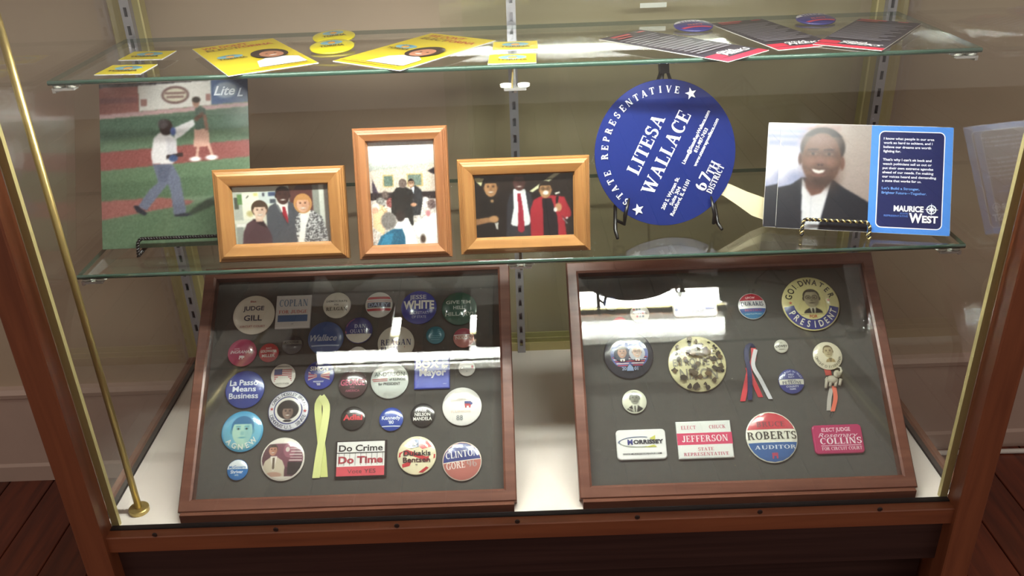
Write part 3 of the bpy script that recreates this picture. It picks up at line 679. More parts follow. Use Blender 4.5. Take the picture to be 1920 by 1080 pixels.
def d(P):
    for s in (-1, 1):
        for k in range(5): P.poly([(s*.06, -.02-.03*k), (s*.72, .22-.13*k), (s*.72, .14-.13*k), (s*.06, -.045-.03*k)], 'e9c8bc' if k % 2 == 0 else 'c8545a')
    P.rect(-.12, -.22, .12, .08, '3a459c').t('PAUL', 0, .72, .14, 'dfe4f4').t('SIMON', 0, .42, .3, 'f2f2f8', w=1.2).t('PRESIDENT', 0, -.5, .1, 'dfe4f4', w=.7).t("'88", 0, -.68, .16, 'dfe4f4')
button(BL, 598, 702, 28, '2f3f9c', d, 'blue button with a striped bow tie in red and cream')
def d(P): P.t('GEORGE', 0, .1, .42, 'd0607e', w=1.65).t('FOR', 0, -.26, .12, 'a85a6c').t('AMERICA', 0, -.5, .16, 'a85a6c', w=1.0)
button(BL, 661, 719, 27, '4c3436', d, 'dark maroon button with rose pink capital letters')
def d(P): P.t('ANDERSON', 0, .32, .22, '5b6b66', w=1.6).rect(-.92, .02, -.1, .07, 'c0545a', 3).rect(-.86, -.07, -.1, -.03, 'c0545a', 3).t('of ILLINOIS', .42, .02, .13, '39403e', w=.84).t('for PRESIDENT', .0, -.22, .14, '39403e', w=1.15)
button(BL, 730, 712, 35.5, 'd9e0da', d, 'large pale grey green button with two thin red stripes')
def d(P): P.t('BOX', -.25, .52, .42, 'f2f2fa', w=1.3, f='B').t('for', .74, .38, .22, 'dfe2f6').t('Mayor', .05, .02, .38, 'f2f2fa', w=1.5, f='B').t('LEE', .74, .7, .14, 'dfe2f6').t('union', .72, -.66, .06, 'aab2e6')
badge(BL, 776, 668, 843, 728, '3145b4', d, 'square royal blue badge with white words and the word Mayor', 0.02)
def d(P): P.t('Clinton', -.05, .0, .34, '3a4744', w=1.5, f='I').rect(.55, -.1, .8, .3, 'b4565c').t('92', 0, -.45, .15, '8a928e')
button(BL, 875, 689, 15.5, 'dcdcd4', d, 'tiny white button with dark script and a red fleck')
def d(P): P.t('La Passo', -.05, .34, .30, 'e6ebfa', w=1.45).t('Means', .0, .0, .28, 'e6ebfa', w=1.2).t('Business', -.02, -.36, .28, 'e6ebfa', w=1.5)
button(BL, 458, 729, 36.5, '33479c', d, 'large blue button with three lines of white lower case words')
def d(P):
    P.disc(0, 0, .70, '4a5288').disc(0, 0, .64, 'ece9e4').arc('CAROL MOSELEY BRAUN', .83, 155, 22, .17, '2b335a', 's').arc('DEMOCRAT U.S. SENATE', .83, 200, 340, .17, '2b335a', 's', flip=True).star(-.8, .08, .1, 'c0464e').star(.82, -.05, .1, 'c0464e')
    im = Im(74, 74, (0, 0, 100, 100), 'f0ece6'); im.suit(50, 88, 70, 100, '2c2a2e'); im.head(50, 58, 27, '8d7468', '1f1a19', 'afro', dark='3a2c28'); im.blur(1); P.img(im, -.62, -.62, .62, .62, .60, 0, 0)
button(BL, 540, 769, 38.5, 'e4e4ea', d, 'white ring lettered button with a small black and white portrait', '3a4478')
def d(P): P.t('Adlai', 0, .05, .44, 'd23c46', w=1.6, f='B')
button(BL, 661, 783, 22.5, '24221f', d, 'small black button with one red word')
def d(P): P.t('Kennedy', 0, .1, .32, 'e9eefa', w=1.55).t("'80", 0, -.28, .28, 'e9eefa').rect(-.76, -.66, .76, -.58, 'e9eefa', 3)
button(BL, 733, 785, 22.5, '2548a6', d, 'small blue button with a white line under its lettering')
def d(P): P.t('FREE', 0, .38, .24, 'f0eee8').t('NELSON', 0, .02, .26, 'f0eee8', w=1.3).t('MANDELA', 0, -.34, .28, 'f0eee8', w=1.55)
button(BL, 792, 777, 22.5, '1d1c1b', d, 'small black button with three lines of white capitals')
def d(P):
    P.rect(.14, .12, .46, .24, '3c4a8c', 2).rect(.14, .0, .46, .11, 'c8525a', 2).rect(.16, -.1, .24, .02, 'c8525a').rect(.36, -.1, .44, .02, 'c8525a').disc(.47, .12, .07, '3c4a8c').t('BUSH', -.2, .35, .12, 'efe6d8', w=.8).t('ILLINOIS', -.05, -.28, .1, 'efdccb', w=1.0).t('88', -.12, -.6, .24, '8d9498', f='t')
button(BL, 866, 761, 37, 'f4f2ee', d, 'large white button with a tiny red and blue elephant over the number 88')
def d(P):
    im = Im(104, 104, (0, 0, 100, 100), '6cbbd8'); im.vgrad(0, 100, '4f9fca', '86c8da'); im.suit(50, 84, 80, 100, '5fa6c0'); im.rect(38, 70, 62, 92, 'a8d2c4', 3)
    im.head(52, 50, 34, 'b4dccb', '2c6f9e', 'short', smile=False, dark='5aa0b4'); im.blur(1); P.img(im, -.95, -.95, .95, .95, .93, 0, 0)
    P.L += 3; P.arc('AGNEW', .76, 222, 318, .24, 'eef2e8', 'b', flip=True)
button(BL, 453, 808, 39, '4aa2cc', d, 'large sky blue button with a blue tinted portrait of a man')
def d(P): P.band(.05, .965, 'dfe6ea').t('McGovern', 0, .24, .28, '3a78b8', w=1.6).t('Shriver', 0, -.22, .3, 'e6eef6', w=1.2).t('1972', 0, -.55, .14, 'cfe0ee')
button(BL, 444, 880, 19.5, '2272b8', d, 'small half white, half blue button with two words')
def d(P):
    im = Im(110, 110, (0, 0, 100, 100), '5c3a44'); im.rect(0, 0, 100, 14, 'e9e2d8', 2).rect(30, 14, 100, 70, '7a4a58', 3).ell(66, 30, 14, 18, '9a6070').ell(62, 28, 5, 6, 'd8cfc8').rect(64, 58, 100, 88, '2a2628', 2)
    im.suit(30, 46, 52, 96, 'cfc4ae', 'ece6dc', '6a5a4a'); im.ell(30, 88, 20, 7, 'c09a88'); im.head(27, 29, 13, 'c48e78', '3a2c28', 'short', dark='7a4c3c'); im.rect(0, 92, 100, 100, 'e4ddd2', 1)
    for k in range(6): im.rect(66+2*k % 5, 18+k*7, 96, 20.5+k*7, 'e8dcd6', 1, .85)
    P.img(im, -.95, -.95, .95, .95, .94, 0, 0)
button(BL, 529, 860, 41, 'e6e0d6', d, 'large photo button of a man in a cream jacket seated at a desk')
def d(P):
    A = P.A; P.rect(-.93, -.93*A, .93, -.38*A, 'd8525e').rect(-.93, -.42*A, .93, -.36*A, 'f0eeea')
    P.t('Do Crime', 0, .58*A, .34*A, '1d1c1e', w=1.72, f='b').t('Do Time', 0, -.06*A, .36*A, 'b8424e', w=1.74, f='B').t('Vote YES', .05, -.68*A, .22*A, '6a4044', w=1.1, f='s').rect(-.93, .3*A, .93, .34*A, '2a2a2c')
    for k in range(9): P.rect(-.86+k*.215, -.36*A, -.846+k*.215, .32*A, '3a3436')
badge(BL, 628, 825, 724, 894, 'f1efec', d, 'rectangular badge reading Do Crime Do Time with printed jail bars', 0.01, 0, '2a1f20', 0.0055)
def d(P):
    P.put([(-.9, .15), (-.5, .3), (.0, .1), (.5, -.1), (.95, .05), (.95, -.15), (.5, -.35), (0, -.12), (-.5, .05), (-.93, -.1)], [(0, 1, 8, 9), (1, 2, 7, 8), (2, 3, 6, 7), (3, 4, 5, 6)], 'c8363c')
    P.poly([(.1, .88), (.55, .72), (.78, .42), (.3, .3), (.05, .5)], 'd0484c').poly([(-.75, -.45), (-.25, -.28), (-.35, -.55), (-.72, -.62)], 'c8363c').poly([(.1, -.88), (.5, -.6), (.62, -.66), (.32, -.9)], 'c8363c')
    P.poly([(-.68, .5), (-.2, .86), (.1, .8), (.12, .42), (-.3, .34)], '35406e').star(-.1, .58, .17, 'f2eee0').star(-.4, .5, .09, 'f2eee0')
    P.t('Dukakis', .02, .10, .26, '2a2426', w=1.4, f='b').t('Bentsen', 0, -.24, .26, '4a2428', w=1.4, f='b').t("'88", 0, -.5, .07, '4a4448')
button(BL, 781, 853, 36.5, 'efe6c2', d, 'large cream button with waving red stripes and a blue star field')
def d(P): P.band(.0, .94, '2a3a80', .94, 6).band(-.02, .02, 'efe6dc', .95, 6).t('CLINTON', 0, .36, .34, 'f0ece8', w=1.65, f='S', rot=6).t('GORE', -.32, -.22, .34, 'f2e6de', w=.95, f='S', rot=6).t('96', .5, -.14, .34, 'bda09a', w=.5, f='S', rot=6)
button(BL, 866, 864, 37, 'bf7268', d, 'large button split into a navy upper half and a dusty pink lower half', 'e6dccf')
def ribbon(pl, strips, label, name='ribbon_loop'):
    t = None
    for (pts, wpx, col, lift) in strips:
        uvs = [pl.uv(a, b_, -0.014) for a, b_ in pts]
        if t is None:
            o0 = uvs[0]; t = thing(name, label, 'ribbon', pl.mat(o0[0], o0[1], -BT), GRP)
        W2 = wpx/2*abs(pl.uv(pts[0][0]+1, pts[0][1], -0.014)[0]-uvs[0][0]); n = len(uvs); b = MB(); vs = []
        for i, (a, c) in enumerate(uvs):
            ta = np.array(uvs[min(i+1, n-1)])-np.array(uvs[max(i-1, 0)]); ta = ta/np.linalg.norm(ta); nn = np.array([-ta[1], ta[0]])*W2
            if i == n-1: nn = np.array([W2, 0])*(-1 if ta[1] > 0 else 1)
            z = lift+0.0012*math.sin(pi*i/(n-1))
            for sg, zz in ((1, z), (-1, z), (-1, z+0.0005), (1, z+0.0005)): vs.append((a-o0[0]+sg*nn[0], c-o0[1]+sg*nn[1], zz))
        fs = [(3, 2, 1, 0), tuple((n-1)*4+k for k in range(4))]
        for i in range(n-1):
            for k in range(4): k2 = (k+1) % 4; fs.append((i*4+k, i*4+k2, i*4+4+k2, i*4+4+k))
        b.add(vs, fs, lin(col)); b.build('ribbon_tail', 'pprint', t)
    return t
def smooth(pts, n=14):
    P = np.array(pts, float); t = np.linspace(0, len(P)-1, n); o_ = []
    for q in t:
        i = int(min(q, len(P)-2)); f_ = q-i; p0, p1, p2, p3 = P[max(i-1, 0)], P[i], P[i+1], P[min(i+2, len(P)-1)]
        o_.append(tuple(.5*((2*p1)+(-p0+p2)*f_+(2*p0-5*p1+4*p2-p3)*f_**2+(-p0+3*p1-3*p2+p3)*f_**3)))
    return o_
ribbon(BL, [(smooth([(605, 743), (596, 760), (599, 800), (604, 850), (607, 894)]), 13.5, 'd6dc8c', 0.0004), (smooth([(602, 743), (612, 762), (608, 800), (599, 850), (592, 896)]), 13.5, 'e2e79c', 0.0018)], 'yellow green awareness ribbon folded into a loop')
# ---- right box
def d(P): P.disc(0, 0, .6, '8b97b4').t('VOTE', 0, 0, .3, 'c5cde0', w=.9)
button(BR, 1146, 568, 13.5, '56648a', d, 'tiny slate blue button near the upper corner of the box')
def d(P):
    for k in range(9): P.disc(-.6+.3*(k % 5), .45-.4*(k//3), .12, 'a8545e' if k % 3 == 0 else '6c7684')
    P.t('ILLINOIS', 0, 0, .24, '5b5e68', w=1.5)
button(BR, 1200, 587, 18, 'd2cfc8', d, 'small white button with a mottled red and grey pattern')
def d(P): P.band(-.2, .5, 'e9e4e0').t('LBJ', 0, .15, .4, 'b24a54')
button(BR, 1163, 606, 14, 'b03a48', d, 'tiny red button with a wide white middle band')
def d(P): A = P.A; P.t('JERRY', -.1, .3*A, .24, '5a68a8', w=1.2).t('JUNE', .1, -.62*A, .16, '9aa2b4', w=.6).rect(.45, -.45*A, .84, -.1*A, '4a58a8').disc(-.85, -.42*A, .07, '4a58a8')
badge(BR, 1261, 545, 1345, 593, 'e8e8e6', d, 'white rounded badge with a blue emblem, beside the button in three colour bands', 0.22)
def d(P): P.band(.42, .965, 'a81f34').band(-.3, -.2, 'c6c6d8').band(-.965, -.28, '3a7aa4').band(-.5, -.2, '3f5c9c').t('UFCW', -.1, .62, .16, 'f0dcdc').t('DUKAKIS', 0, .16, .32, '2a3352', w=1.6, f='S').t('BENTSEN', 0, -.34, .16, 'b0566a', w=1.2, f='S').t('United Food Workers', 0, -.62, .1, 'dce8ee', w=1.2, f='s')
button(BR, 1411, 573, 26, 'dcdcdc', d, 'button in red, white and blue bands with a serif name across the white')
def d(P):
    rr = (.62, .70, .78, .86, .92, .96); P.put([(q*math.cos(math.radians(a)), q*math.sin(math.radians(a))) for q in rr for a in range(187, 354, 6)], [(j*28+k, (j+1)*28+k, (j+1)*28+k+1, j*28+k+1) for j in range(5) for k in range(27)], '333a80')
    P.arc('GOLDWATER', .79, 162, 20, .22, '33312c', 'b', wk=.8).arc('PRESIDENT', .78, 207, 336, .22, 'e6e2d0', 'b', flip=True, wk=.75).t('FOR', 0, -.5, .1, 'c86a50').star(-.72, .02, .07, 'c86a50').star(.6, .08, .07, 'c86a50')
    im = Im(70, 84, (0, 0, 100, 120), 'ddd49a'); im.suit(50, 92, 78, 120, '3a3836', 'd8d2b8', '4a4640'); im.head(50, 52, 38, 'b3a98c', '4a463e', 'thin', True, False, dark='4c463a'); im.put(((im.Y > 116)).astype(float), 'ddd49a'); im.blur(1); P.img(im, -.44, -.42, .47, .58, 9, 0, 0)
button(BR, 1521, 568, 54, 'ddd49a', d, 'very large pale yellow button with a ringed portrait and a blue lower rim')
def d(P):
    P.disc(-.28, .02, .46, '5566a8', ry=.56).disc(.32, .02, .46, '5566a8', ry=.56)
    for cx in (-.28, .32):
        for k in range(5): P.rect(cx-.40+.05*k, -.16-.085*k, cx+.40-.05*k, -.115-.085*k, 'd8c4c4' if k % 2 else 'b8424c')
        for k in range(7): P.star(cx+.41*math.cos(math.radians(20+k*24)), .05+.50*math.sin(math.radians(20+k*24)), .035, 'e8e8f0')
    for j, (cx, hair, sk, st) in enumerate(((-.28, '2e2622', 'c89880', 'short'), (.32, 'd8d4cc', 'd8b8a4', 'thin'))):
        im = Im(46, 56, (0, 0, 100, 124), '3a4258' if j == 0 else 'b8bcc8'); im.suit(50, 96, 92, 124, '22242c', 'f0eeea', '5a4a5a' if j == 0 else 'a0404a'); im.head(50, 54, 34, sk, hair, st, j == 1); P.img(im, cx-.34, -.42, cx+.34, .42, .335, cx, .0)
    P.t('20', -.24, -.62, .13, 'a8b4d0').t('01', .24, -.62, .13, 'a8b4d0').put([(-.14, -.72), (.14, -.72), (.12, -.58), (0, -.44), (-.12, -.58)], [(0, 1, 2, 3, 4)], '8ea4c8')
button(BR, 1179, 664, 46.5, '2b2e38', d, 'large black button with two small oval portraits framed in stripes')
def d(P):
    rs = random.Random(3); P.t('WE WERE', -.02, .42, .22, '8d8878', w=1.3).t('EN ROUTE TO', 0, .05, .26, '8d8878', w=1.7).t('NIXON', 0, -.38, .36, '8d8878', w=1.3)
    for k in range(64):
        a, r = rs.random()*2*pi, .90*math.sqrt(rs.random()); cx, cy = r*math.cos(a), r*math.sin(a); q = []; s_ = rs.uniform(.05, .12)
        for j in range(9): q.append((cx+s_*rs.uniform(.5, 1.3)*math.cos(j*.7), cy+s_*rs.uniform(.5, 1.3)*math.sin(j*.7)))
        P.put(q+[(cx, cy)], [(9, j, (j+1) % 9) for j in range(9)], rs.choice(['4a4236', '5a4e3a', '3c362e', '6a5638']))
button(BR, 1308, 681, 54.5, 'd6cfa2', d, 'very large cream button covered in brown leopard spots')
ribbon(BR, [(smooth([(1402, 688), (1412, 712), (1427, 744)]), 9, 'c83a44', 0.0003), (smooth([(1413, 652), (1413, 672), (1404, 700), (1393, 752)]), 9.5, 'cc3c46', 0.0012), (smooth([(1417, 655), (1412, 685), (1426, 712), (1445, 748)]), 7.5, 'ccccd0', 0.0022), (smooth([(1402, 648), (1399, 670), (1405, 700), (1406, 750)]), 8.5, '262a54', 0.0034), (smooth([(1399, 668), (1398, 656), (1406, 646), (1414, 650)]), 6.5, '20244a', 0.0016)], 'red, white and navy ribbon strands pinned into a loop')
def d(P): P.t('DEWEY', 0, -.02, .34, '32322e', w=1.7).t('FOR', 0, .45, .14, '7a7868').t('PRESIDENT', 0, -.5, .12, '7a7868', w=.9)
button(BR, 1466, 648, 13, 'cfcdbe', d, 'tiny off white button with one dark word')
def d(P): P.band(-.28, .14, 'dcdccf').arc('KEEP RIGHT ON TRUST', .80, 160, 20, .15, 'd0d4ee', 's').t('JOHN A.', 0, .05, .12, '3a4070').t('PETRONE', 0, -.13, .24, '2b315c', w=1.5, f='S').t('COUNTY', 0, -.44, .14, 'd6daf0', w=1.0).t('CLERK', 0, -.64, .13, 'd6daf0', w=.5).t('HELP', 0, .52, .14, 'd0d4ee').t('ELECT', 0, .32, .12, 'd0d4ee')
button(BR, 1485, 714, 24, '3a4288', d, 'indigo button with a white middle band and ringed lettering')
def d(P):
    P.arc('DWIGHT D EISENHOWER', .80, 190, 350, .17, '4a4434', 's', flip=True)
    im = Im(60, 70, (0, 0, 100, 116), 'd9d2ba'); im.suit(58, 90, 60, 116, 'a08a60', '6a5c44'); im.head(50, 48, 38, 'b8aa88', '6a5c44', 'thin', False, False, dark='6a5c44'); im.blur(1); P.img(im, -.5, -.48, .56, .78, .82, 0, 0)
pin = button(BR, 1553, 666, 27.5, 'd9d2ba', d, 'cream portrait pin with an elephant charm and streamers hanging below')
pu, pv = BR.uv(1553, 666, -0.011); lc = lambda x, y: tuple(np.array(BR.uv(x, y, -0.011))-np.array([pu, pv]))
def strip_in(pin, pts, wpx, col, lift, name='streamer'):
    W2 = wpx/2*abs(BR.uv(1554, 720, -0.011)[0]-BR.uv(1553, 720, -0.011)[0]); uvs = [lc(a, b_) for a, b_ in pts]; b = MB(); vs = []; n = len(uvs)
    for i, (a, c) in enumerate(uvs):
        for sg, zz in ((1, 0), (-1, 0), (-1, .0005), (1, .0005)): vs.append((a+sg*W2, c, lift+zz+0.001*math.sin(pi*i/(n-1))))
    fs = [(3, 2, 1, 0), tuple((n-1)*4+k for k in range(4))]
    for i in range(n-1):
        for k in range(4): k2 = (k+1) % 4; fs.append((i*4+k, i*4+k2, i*4+4+k2, i*4+4+k))
    b.add(vs, fs, lin(col)); b.build(name, 'pprint', pin)
strip_in(pin, smooth([(1552, 688), (1556, 702)], 4), 12, 'b84a40', .0006); strip_in(pin, smooth([(1562, 722), (1557, 745), (1556, 768)]), 8, 'b8b4ac', .0006); strip_in(pin, smooth([(1565, 722), (1568, 745), (1563, 770)]), 8, 'e0725a', .0014)
eb = MB(); S = abs(BR.uv(1554, 720, -.011)[0]-BR.uv(1553, 720, -.011)[0])
ep = lambda x, y, z: (*lc(x, y), z*S)
ellipsoid(eb, ep(1561, 711, 6), (11*S, 8*S, 6*S)); ellipsoid(eb, ep(1570, 701, 7), (7*S, 7.5*S, 6*S)); ellipsoid(eb, ep(1566, 703, 12), (4.5*S, 6*S, 1.6*S))
eb.tube([ep(1575, 702, 7), ep(1578, 695, 7), ep(1576, 689, 7), ep(1571, 688, 7)], [2.6*S, 2.2*S, 1.8*S, 1.4*S], 8)
for (a, b_) in ((1549, 727), (1557, 724), (1567, 724), (1575, 722)): eb.tube([ep(a+2, 710, 6), ep(a, b_, 5.5)], [3.4*S, 2.7*S], 8)
eb.tube([ep(1551, 707, 6), ep(1547, 712, 6)], [1.2*S, .8*S], 6)
eb.build('elephant_charm', 'ivory', pin, smooth=True)
MB().tube([(*lc(1560+3*math.sin(q), 775+5*math.cos(q)), .0015) for q in np.linspace(0, 2*pi, 13)], .0004, 6).build('wire_loop', 'ringwire', pin)
def d(P):
    im = Im(60, 60, (0, 0, 100, 100), 'e0e2cc'); im.suit(50, 68, 84, 100, '2e2f2c', 'd8dac8', '55564c'); im.rect(0, 97, 100, 100, 'e0e2cc', 1); im.head(51, 38, 26, '8d8f80', '3a3a34', 'short', False, False, dark='3c3d36'); im.blur(1); P.img(im, -.93, -.93, .93, .93, .92, 0, 0)
    P.L += 3; P.arc('COMMITTEE', .78, 205, 265, .16, 'e0e2cc', 's', flip=True)
button(BR, 1190, 752, 23, 'dde0cc', d, 'small black and white portrait button of a man in a dark coat')
def d(P):
    A = P.A
    for k in range(5):
        q = [(-.1+.78*math.cos(math.radians(a))-(.02*k), .16*A+.30*A*math.sin(math.radians(a))) for a in range(100-4*k, 262+4*k, 9)]; n = len(q)
        if k < 4: P.put(q+[(x_+.02+.012*k, y_) for x_, y_ in q], [(i, i+1, n+i+1, n+i) for i in range(n-1)], '8a98b4' if k % 2 else '4a5688')
    q = [(-.1+.8*math.cos(math.radians(a)), .16*A+.36*A*math.sin(math.radians(a))) for a in range(64, 180, 8)]; n = len(q); P.put(q+[(x_, y_-.035) for x_, y_ in q], [(i, i+1, n+i+1, n+i) for i in range(n-1)], '6a7698')
    q = [(-.1+.8*math.cos(math.radians(a)), .16*A+.36*A*math.sin(math.radians(a))) for a in range(180, 300, 8)]; n = len(q); P.put(q+[(x_, y_+.03) for x_, y_ in q], [(i, i+1, n+i+1, n+i) for i in range(n-1)], 'a8b09c')
    P.poly([(.34, .38*A), (.58, .58*A), (.56, .18*A)], 'd0d060').poly([(.1, -.2*A), (.62, -.2*A), (.5, -.05*A)], 'd0d060').t('M', -.45, .16*A, .2, '3a3f8c', f='B').t('ORRISSEY', .28, .16*A, .15, '2b2d3c', w=1.2, f='B').t('WWW.MORRISSEYFORJUDGE.COM', 0, -.62*A, .065, '3a3a40', w=1.55, f='b')
badge(BR, 1156, 804, 1250, 861, 'f4f4f2', d, 'white rounded badge with a swoosh emblem and a yellow star point', 0.16)
def d(P):
    A = P.A; P.rect(-1, -.26*A, 1, .36*A, 'd8486c').t('ELECT', -.55, .66*A, .16*A*1.2, 'cc6c80', w=.54, f='S').t('CHUCK', .5, .66*A, .16*A*1.2, 'cc6c80', w=.6, f='S').t('JEFFERSON', 0, .06*A, .34*A, 'f6eeee', w=1.66, f='S').t('STATE', 0, -.5*A, .17*A, 'cc6c80', w=.56, f='S').t('REPRESENTATIVE', 0, -.76*A, .17*A, 'cc6c80', w=1.62, f='S')
badge(BR, 1270, 788, 1374, 859, 'ecf0ec', d, 'white rectangular badge with a wide pink band across it', 0.01)
def d(P): P.band(.3, .965, 'c63f4a').band(-.965, -.22, '3a66a4').t('BRUCE', .0, .5, .2, '7c4850', w=1.1, f='S').t('ROBERTS', 0, .06, .3, '4a4640', w=1.9, f='S').t('AUDITOR', .08, -.4, .15, 'dfe6f2', w=1.62, f='S').rect(-.1, -.74, .13, -.62, 'c04a66').rect(-.1, -.84, -.03, -.74, 'c04a66').rect(.06, -.84, .13, -.74, 'c04a66')
button(BR, 1448, 819, 48.5, 'ecebdc', d, 'very large button banded in red, white and blue with serif lettering')
def d(P):
    A = P.A; P.t('ELECT JUDGE', -.05, .66*A, .15, 'f2cedb', w=1.15, f='b').t('COLLINS', .08, -.12*A, .25, 'f8eaf0', w=1.66, f='S').rect(-.74, -.46*A, .86, -.42*A, 'f2cedb').t('FOR CIRCUIT COURT', .08, -.64*A, .13, 'f4d8e2', w=1.6, f='S').t('Rosemary', 0, .28*A, .17, 'f4d8e2', w=1.6, f='i')
badge(BR, 1526, 795, 1620, 850, 'b52c60', d, 'magenta rounded badge with white judge lettering and script', 0.16)
# ------------------------------------------------------------------ things on the lower glass shelf
ZS = ZM + 0.003                                # top face of the lower shelf
def photo_mesh(im, w, h, y0, z, parent, name='photo_print', mat='photo'):
    me = im.mesh(name, -w/2, y0, w/2, y0+h, lambda a, b: z); me.materials.append(M[mat]); return obj(name, me, parent)
def picture_frame(X, Y, w, h, lean, mw, im, mat, label):
    pl = Plane((X, Y, ZS), 0, lean)
    t = thing('picture_frame', label, 'picture frame', pl.mat(), 'wooden picture frames on the shelf')
    p = [(0, -0.009), (0, 0.0), (0.0012, 0.0022), (0.003, 0.0022), (0.0034, 0.0036), (0.0052, 0.0044), (0.0058, 0.0060), (0.0085, 0.0072), (mw-0.004, 0.0050), (mw-0.0022, 0.0044), (mw-0.001, 0.0012), (mw, -0.0010), (mw, -0.009)]
    for k in range(4):                          # four mitred rails
        b = MB(); b.mould(w, h, p); n = len(p); b.f = b.f[k*n:(k+1)*n]; b.c = b.c[:n]; b.m = b.m[:n]
        used = sorted({i for f in b.f for i in f}); mp = {o_: i for i, o_ in enumerate(used)}; b.v = [b.v[i] for i in used]; b.f = [tuple(mp[i] for i in f) for f in b.f]
        b.build('rail', (mat+'_x' if k % 2 == 0 else mat+'_y'), t)
    photo_mesh(im, w-2*mw+0.004, h-2*mw+0.004, mw-0.002, -0.0032, t)
    MB().box(-w/2+mw-0.002, mw-0.002, -0.0022, w/2-mw+0.002, h-mw+0.002, -0.0008).build('glass_pane', 'glass', t)
    MB().box(-w/2+mw-0.003, mw-0.003, -0.0088, w/2-mw+0.003, h-mw+0.003, -0.0036).build('backing', 'brownback', t)
    l = math.radians(lean); bz = h*0.62*math.cos(l)
    # strut from the back down to the shelf
    q = lambda v, n: (v, n)
    vfoot = (-0.0 + (h*0.62*math.sin(l)+0.035)*math.sin(l)); nfoot = -(h*0.62*math.sin(l)+0.035)*math.cos(l)
    MB().prism([(h*0.62, -0.0086), (h*0.62-0.02, -0.0086), (vfoot+0.0005, nfoot+0.004), (vfoot+0.0005, nfoot)], -0.012, 0.012, axes=(1, 2, 0)).build('strut', 'brownback', t)
    return t
for nm, a, b_ in (('oak', '8a5c30', 'a87a46'), ('oakr', '845230', 'a06e44')):
    M[nm+'_x'] = wood('frame_'+nm+'_along', a, b_, 0, 7, 12, 0.45, 0.12); M[nm+'_y'] = wood('frame_'+nm+'_up', a, b_, 1, 7, 12, 0.45, 0.12)
# three people in an office
im = Im(180, 120, (180, 200, 1285, 895), 'd8dccb')
im.vgrad(200, 900, 'c8cdb8', 'b8bcae').rect(180, 200, 700, 640, 'e2e4d2', 2).rect(200, 280, 300, 600, 'b8bcb0', 3).rect(210, 340, 260, 470, '4a5248', 2).rect(250, 305, 302, 420, '5f8f4c', 2).rect(300, 290, 480, 590, 'f0efda', 2).rect(430, 290, 480, 330, 'e4dc84', 2).line(350, 350, 375, 320, 12, '50504a').ell(378, 528, 38, 34, 'cfc07c', 4).rect(490, 280, 680, 420, 'cdd6d4', 3).rect(600, 285, 680, 332, '3a4a70', 2).rect(528, 290, 556, 336, '4a4a58', 2).rect(610, 368, 680, 415, '4c5460', 2)
im.rect(215, 640, 330, 680, 'f0eee8', 2).rect(215, 680, 290, 900, '9aa098', 2).rect(830, 200, 1100, 560, '5e2f2a', 2).poly([(830, 200), (920, 215), (880, 280), (835, 260)], '8a6038').rect(1090, 200, 1180, 900, '8f9288', 2).rect(1165, 200, 1220, 900, 'd4d6cb', 2).rect(1218, 200, 1290, 900, '6a5e58', 2)
im.poly([(560, 900), (560, 520), (600, 450), (690, 400), (820, 400), (900, 440), (930, 520), (900, 900)], '4c4f58', 2).poly([(672, 400), (812, 410), (800, 600), (760, 540), (720, 520)], 'e9e6e2', 2).poly([(745, 460), (775, 460), (802, 600), (795, 665), (740, 560)], 'b0182a', 1).line(690, 430, 800, 680, 10, '33363c', .8)
im.head(757, 335, 98, '4a2620', '2c1a18', 'thin', dark='26130f')
im.poly([(270, 900), (290, 740), (340, 640), (420, 590), (510, 620), (560, 680), (600, 780), (605, 900)], '55333a', 2).poly([(400, 590), (520, 610), (560, 700), (480, 660)], '30181e', 2).rect(440, 540, 520, 620, 'dcb59c', 3)
im.head(490, 500, 92, 'ecc8b0', '46301e', 'bob', dark='b98a72')
im.put(im.bl(im.pm([(880, 900), (875, 640), (900, 560), (960, 520), (1080, 510), (1180, 590), (1225, 740), (1240, 900)]), 1), '4a4a4e').speck(im.pm([(880, 900), (875, 640), (900, 560), (960, 520), (1080, 510), (1180, 590), (1225, 740), (1240, 900)]), 'd8d4d4', .1, 1).poly([(940, 530), (1060, 510), (1000, 680), (960, 900), (890, 900), (930, 700)], 'f4f1ec', 2)
im.head(975, 440, 92, 'e2a988', 'c98a48', 'long', dark='b87858'); im.blur(1).noise(.012, 1); im.tone(.85, .92)
picture_frame(-0.3118, 0.1206, 0.1721, 0.1216, 18, 0.0235, im, 'oak', 'oak framed photo of three people, the middle one in a grey suit and red tie')
# a reception room with a handshake
im = Im(120, 180, (150, 155, 690, 950), 'c4bcb0')
im.vgrad(155, 400, 'ffffff', '8e948e').ell(420, 200, 260, 80, 'ffffff', 40, 0, .8).ell(475, 306, 92, 18, 'ffffff', 3).poly([(150, 380), (690, 340), (690, 580), (150, 560)], 'c3b6aa', 3).rect(265, 410, 352, 506, 'b8a06c', 1).rect(275, 420, 342, 496, '5a6e66', 2).rect(455, 405, 582, 506, 'b8a06c', 1).rect(466, 416, 570, 496, '66766e', 2).poly([(620, 390), (690, 360), (690, 420), (650, 410)], '28242a', 2).poly([(180, 560), (185, 440), (240, 580)], '3a3040', 2).rect(150, 545, 690, 600, '2a2224', 3).rect(150, 600, 690, 950, 'cfc6c0', 4)
for (a, b_, r, c) in ((280, 560, 26, '6a5a54'), (240, 620, 40, '8c8884'), (320, 620, 34, '8a4a48'), (590, 620, 34, 'ded6d4'), (640, 640, 34, '6e5a58'), (230, 700, 60, 'e0b890')): im.ell(a, b_, r, r*1.1, c, 3)
im.noise(.06, 2, (im.Y > 580).astype(float)).ell(200, 650, 30, 36, 'e0d4cc', 3).ell(195, 680, 26, 28, 'd8a088', 3).poly([(170, 800), (180, 700), (250, 680), (290, 740), (250, 860)], 'ecc69c', 2)
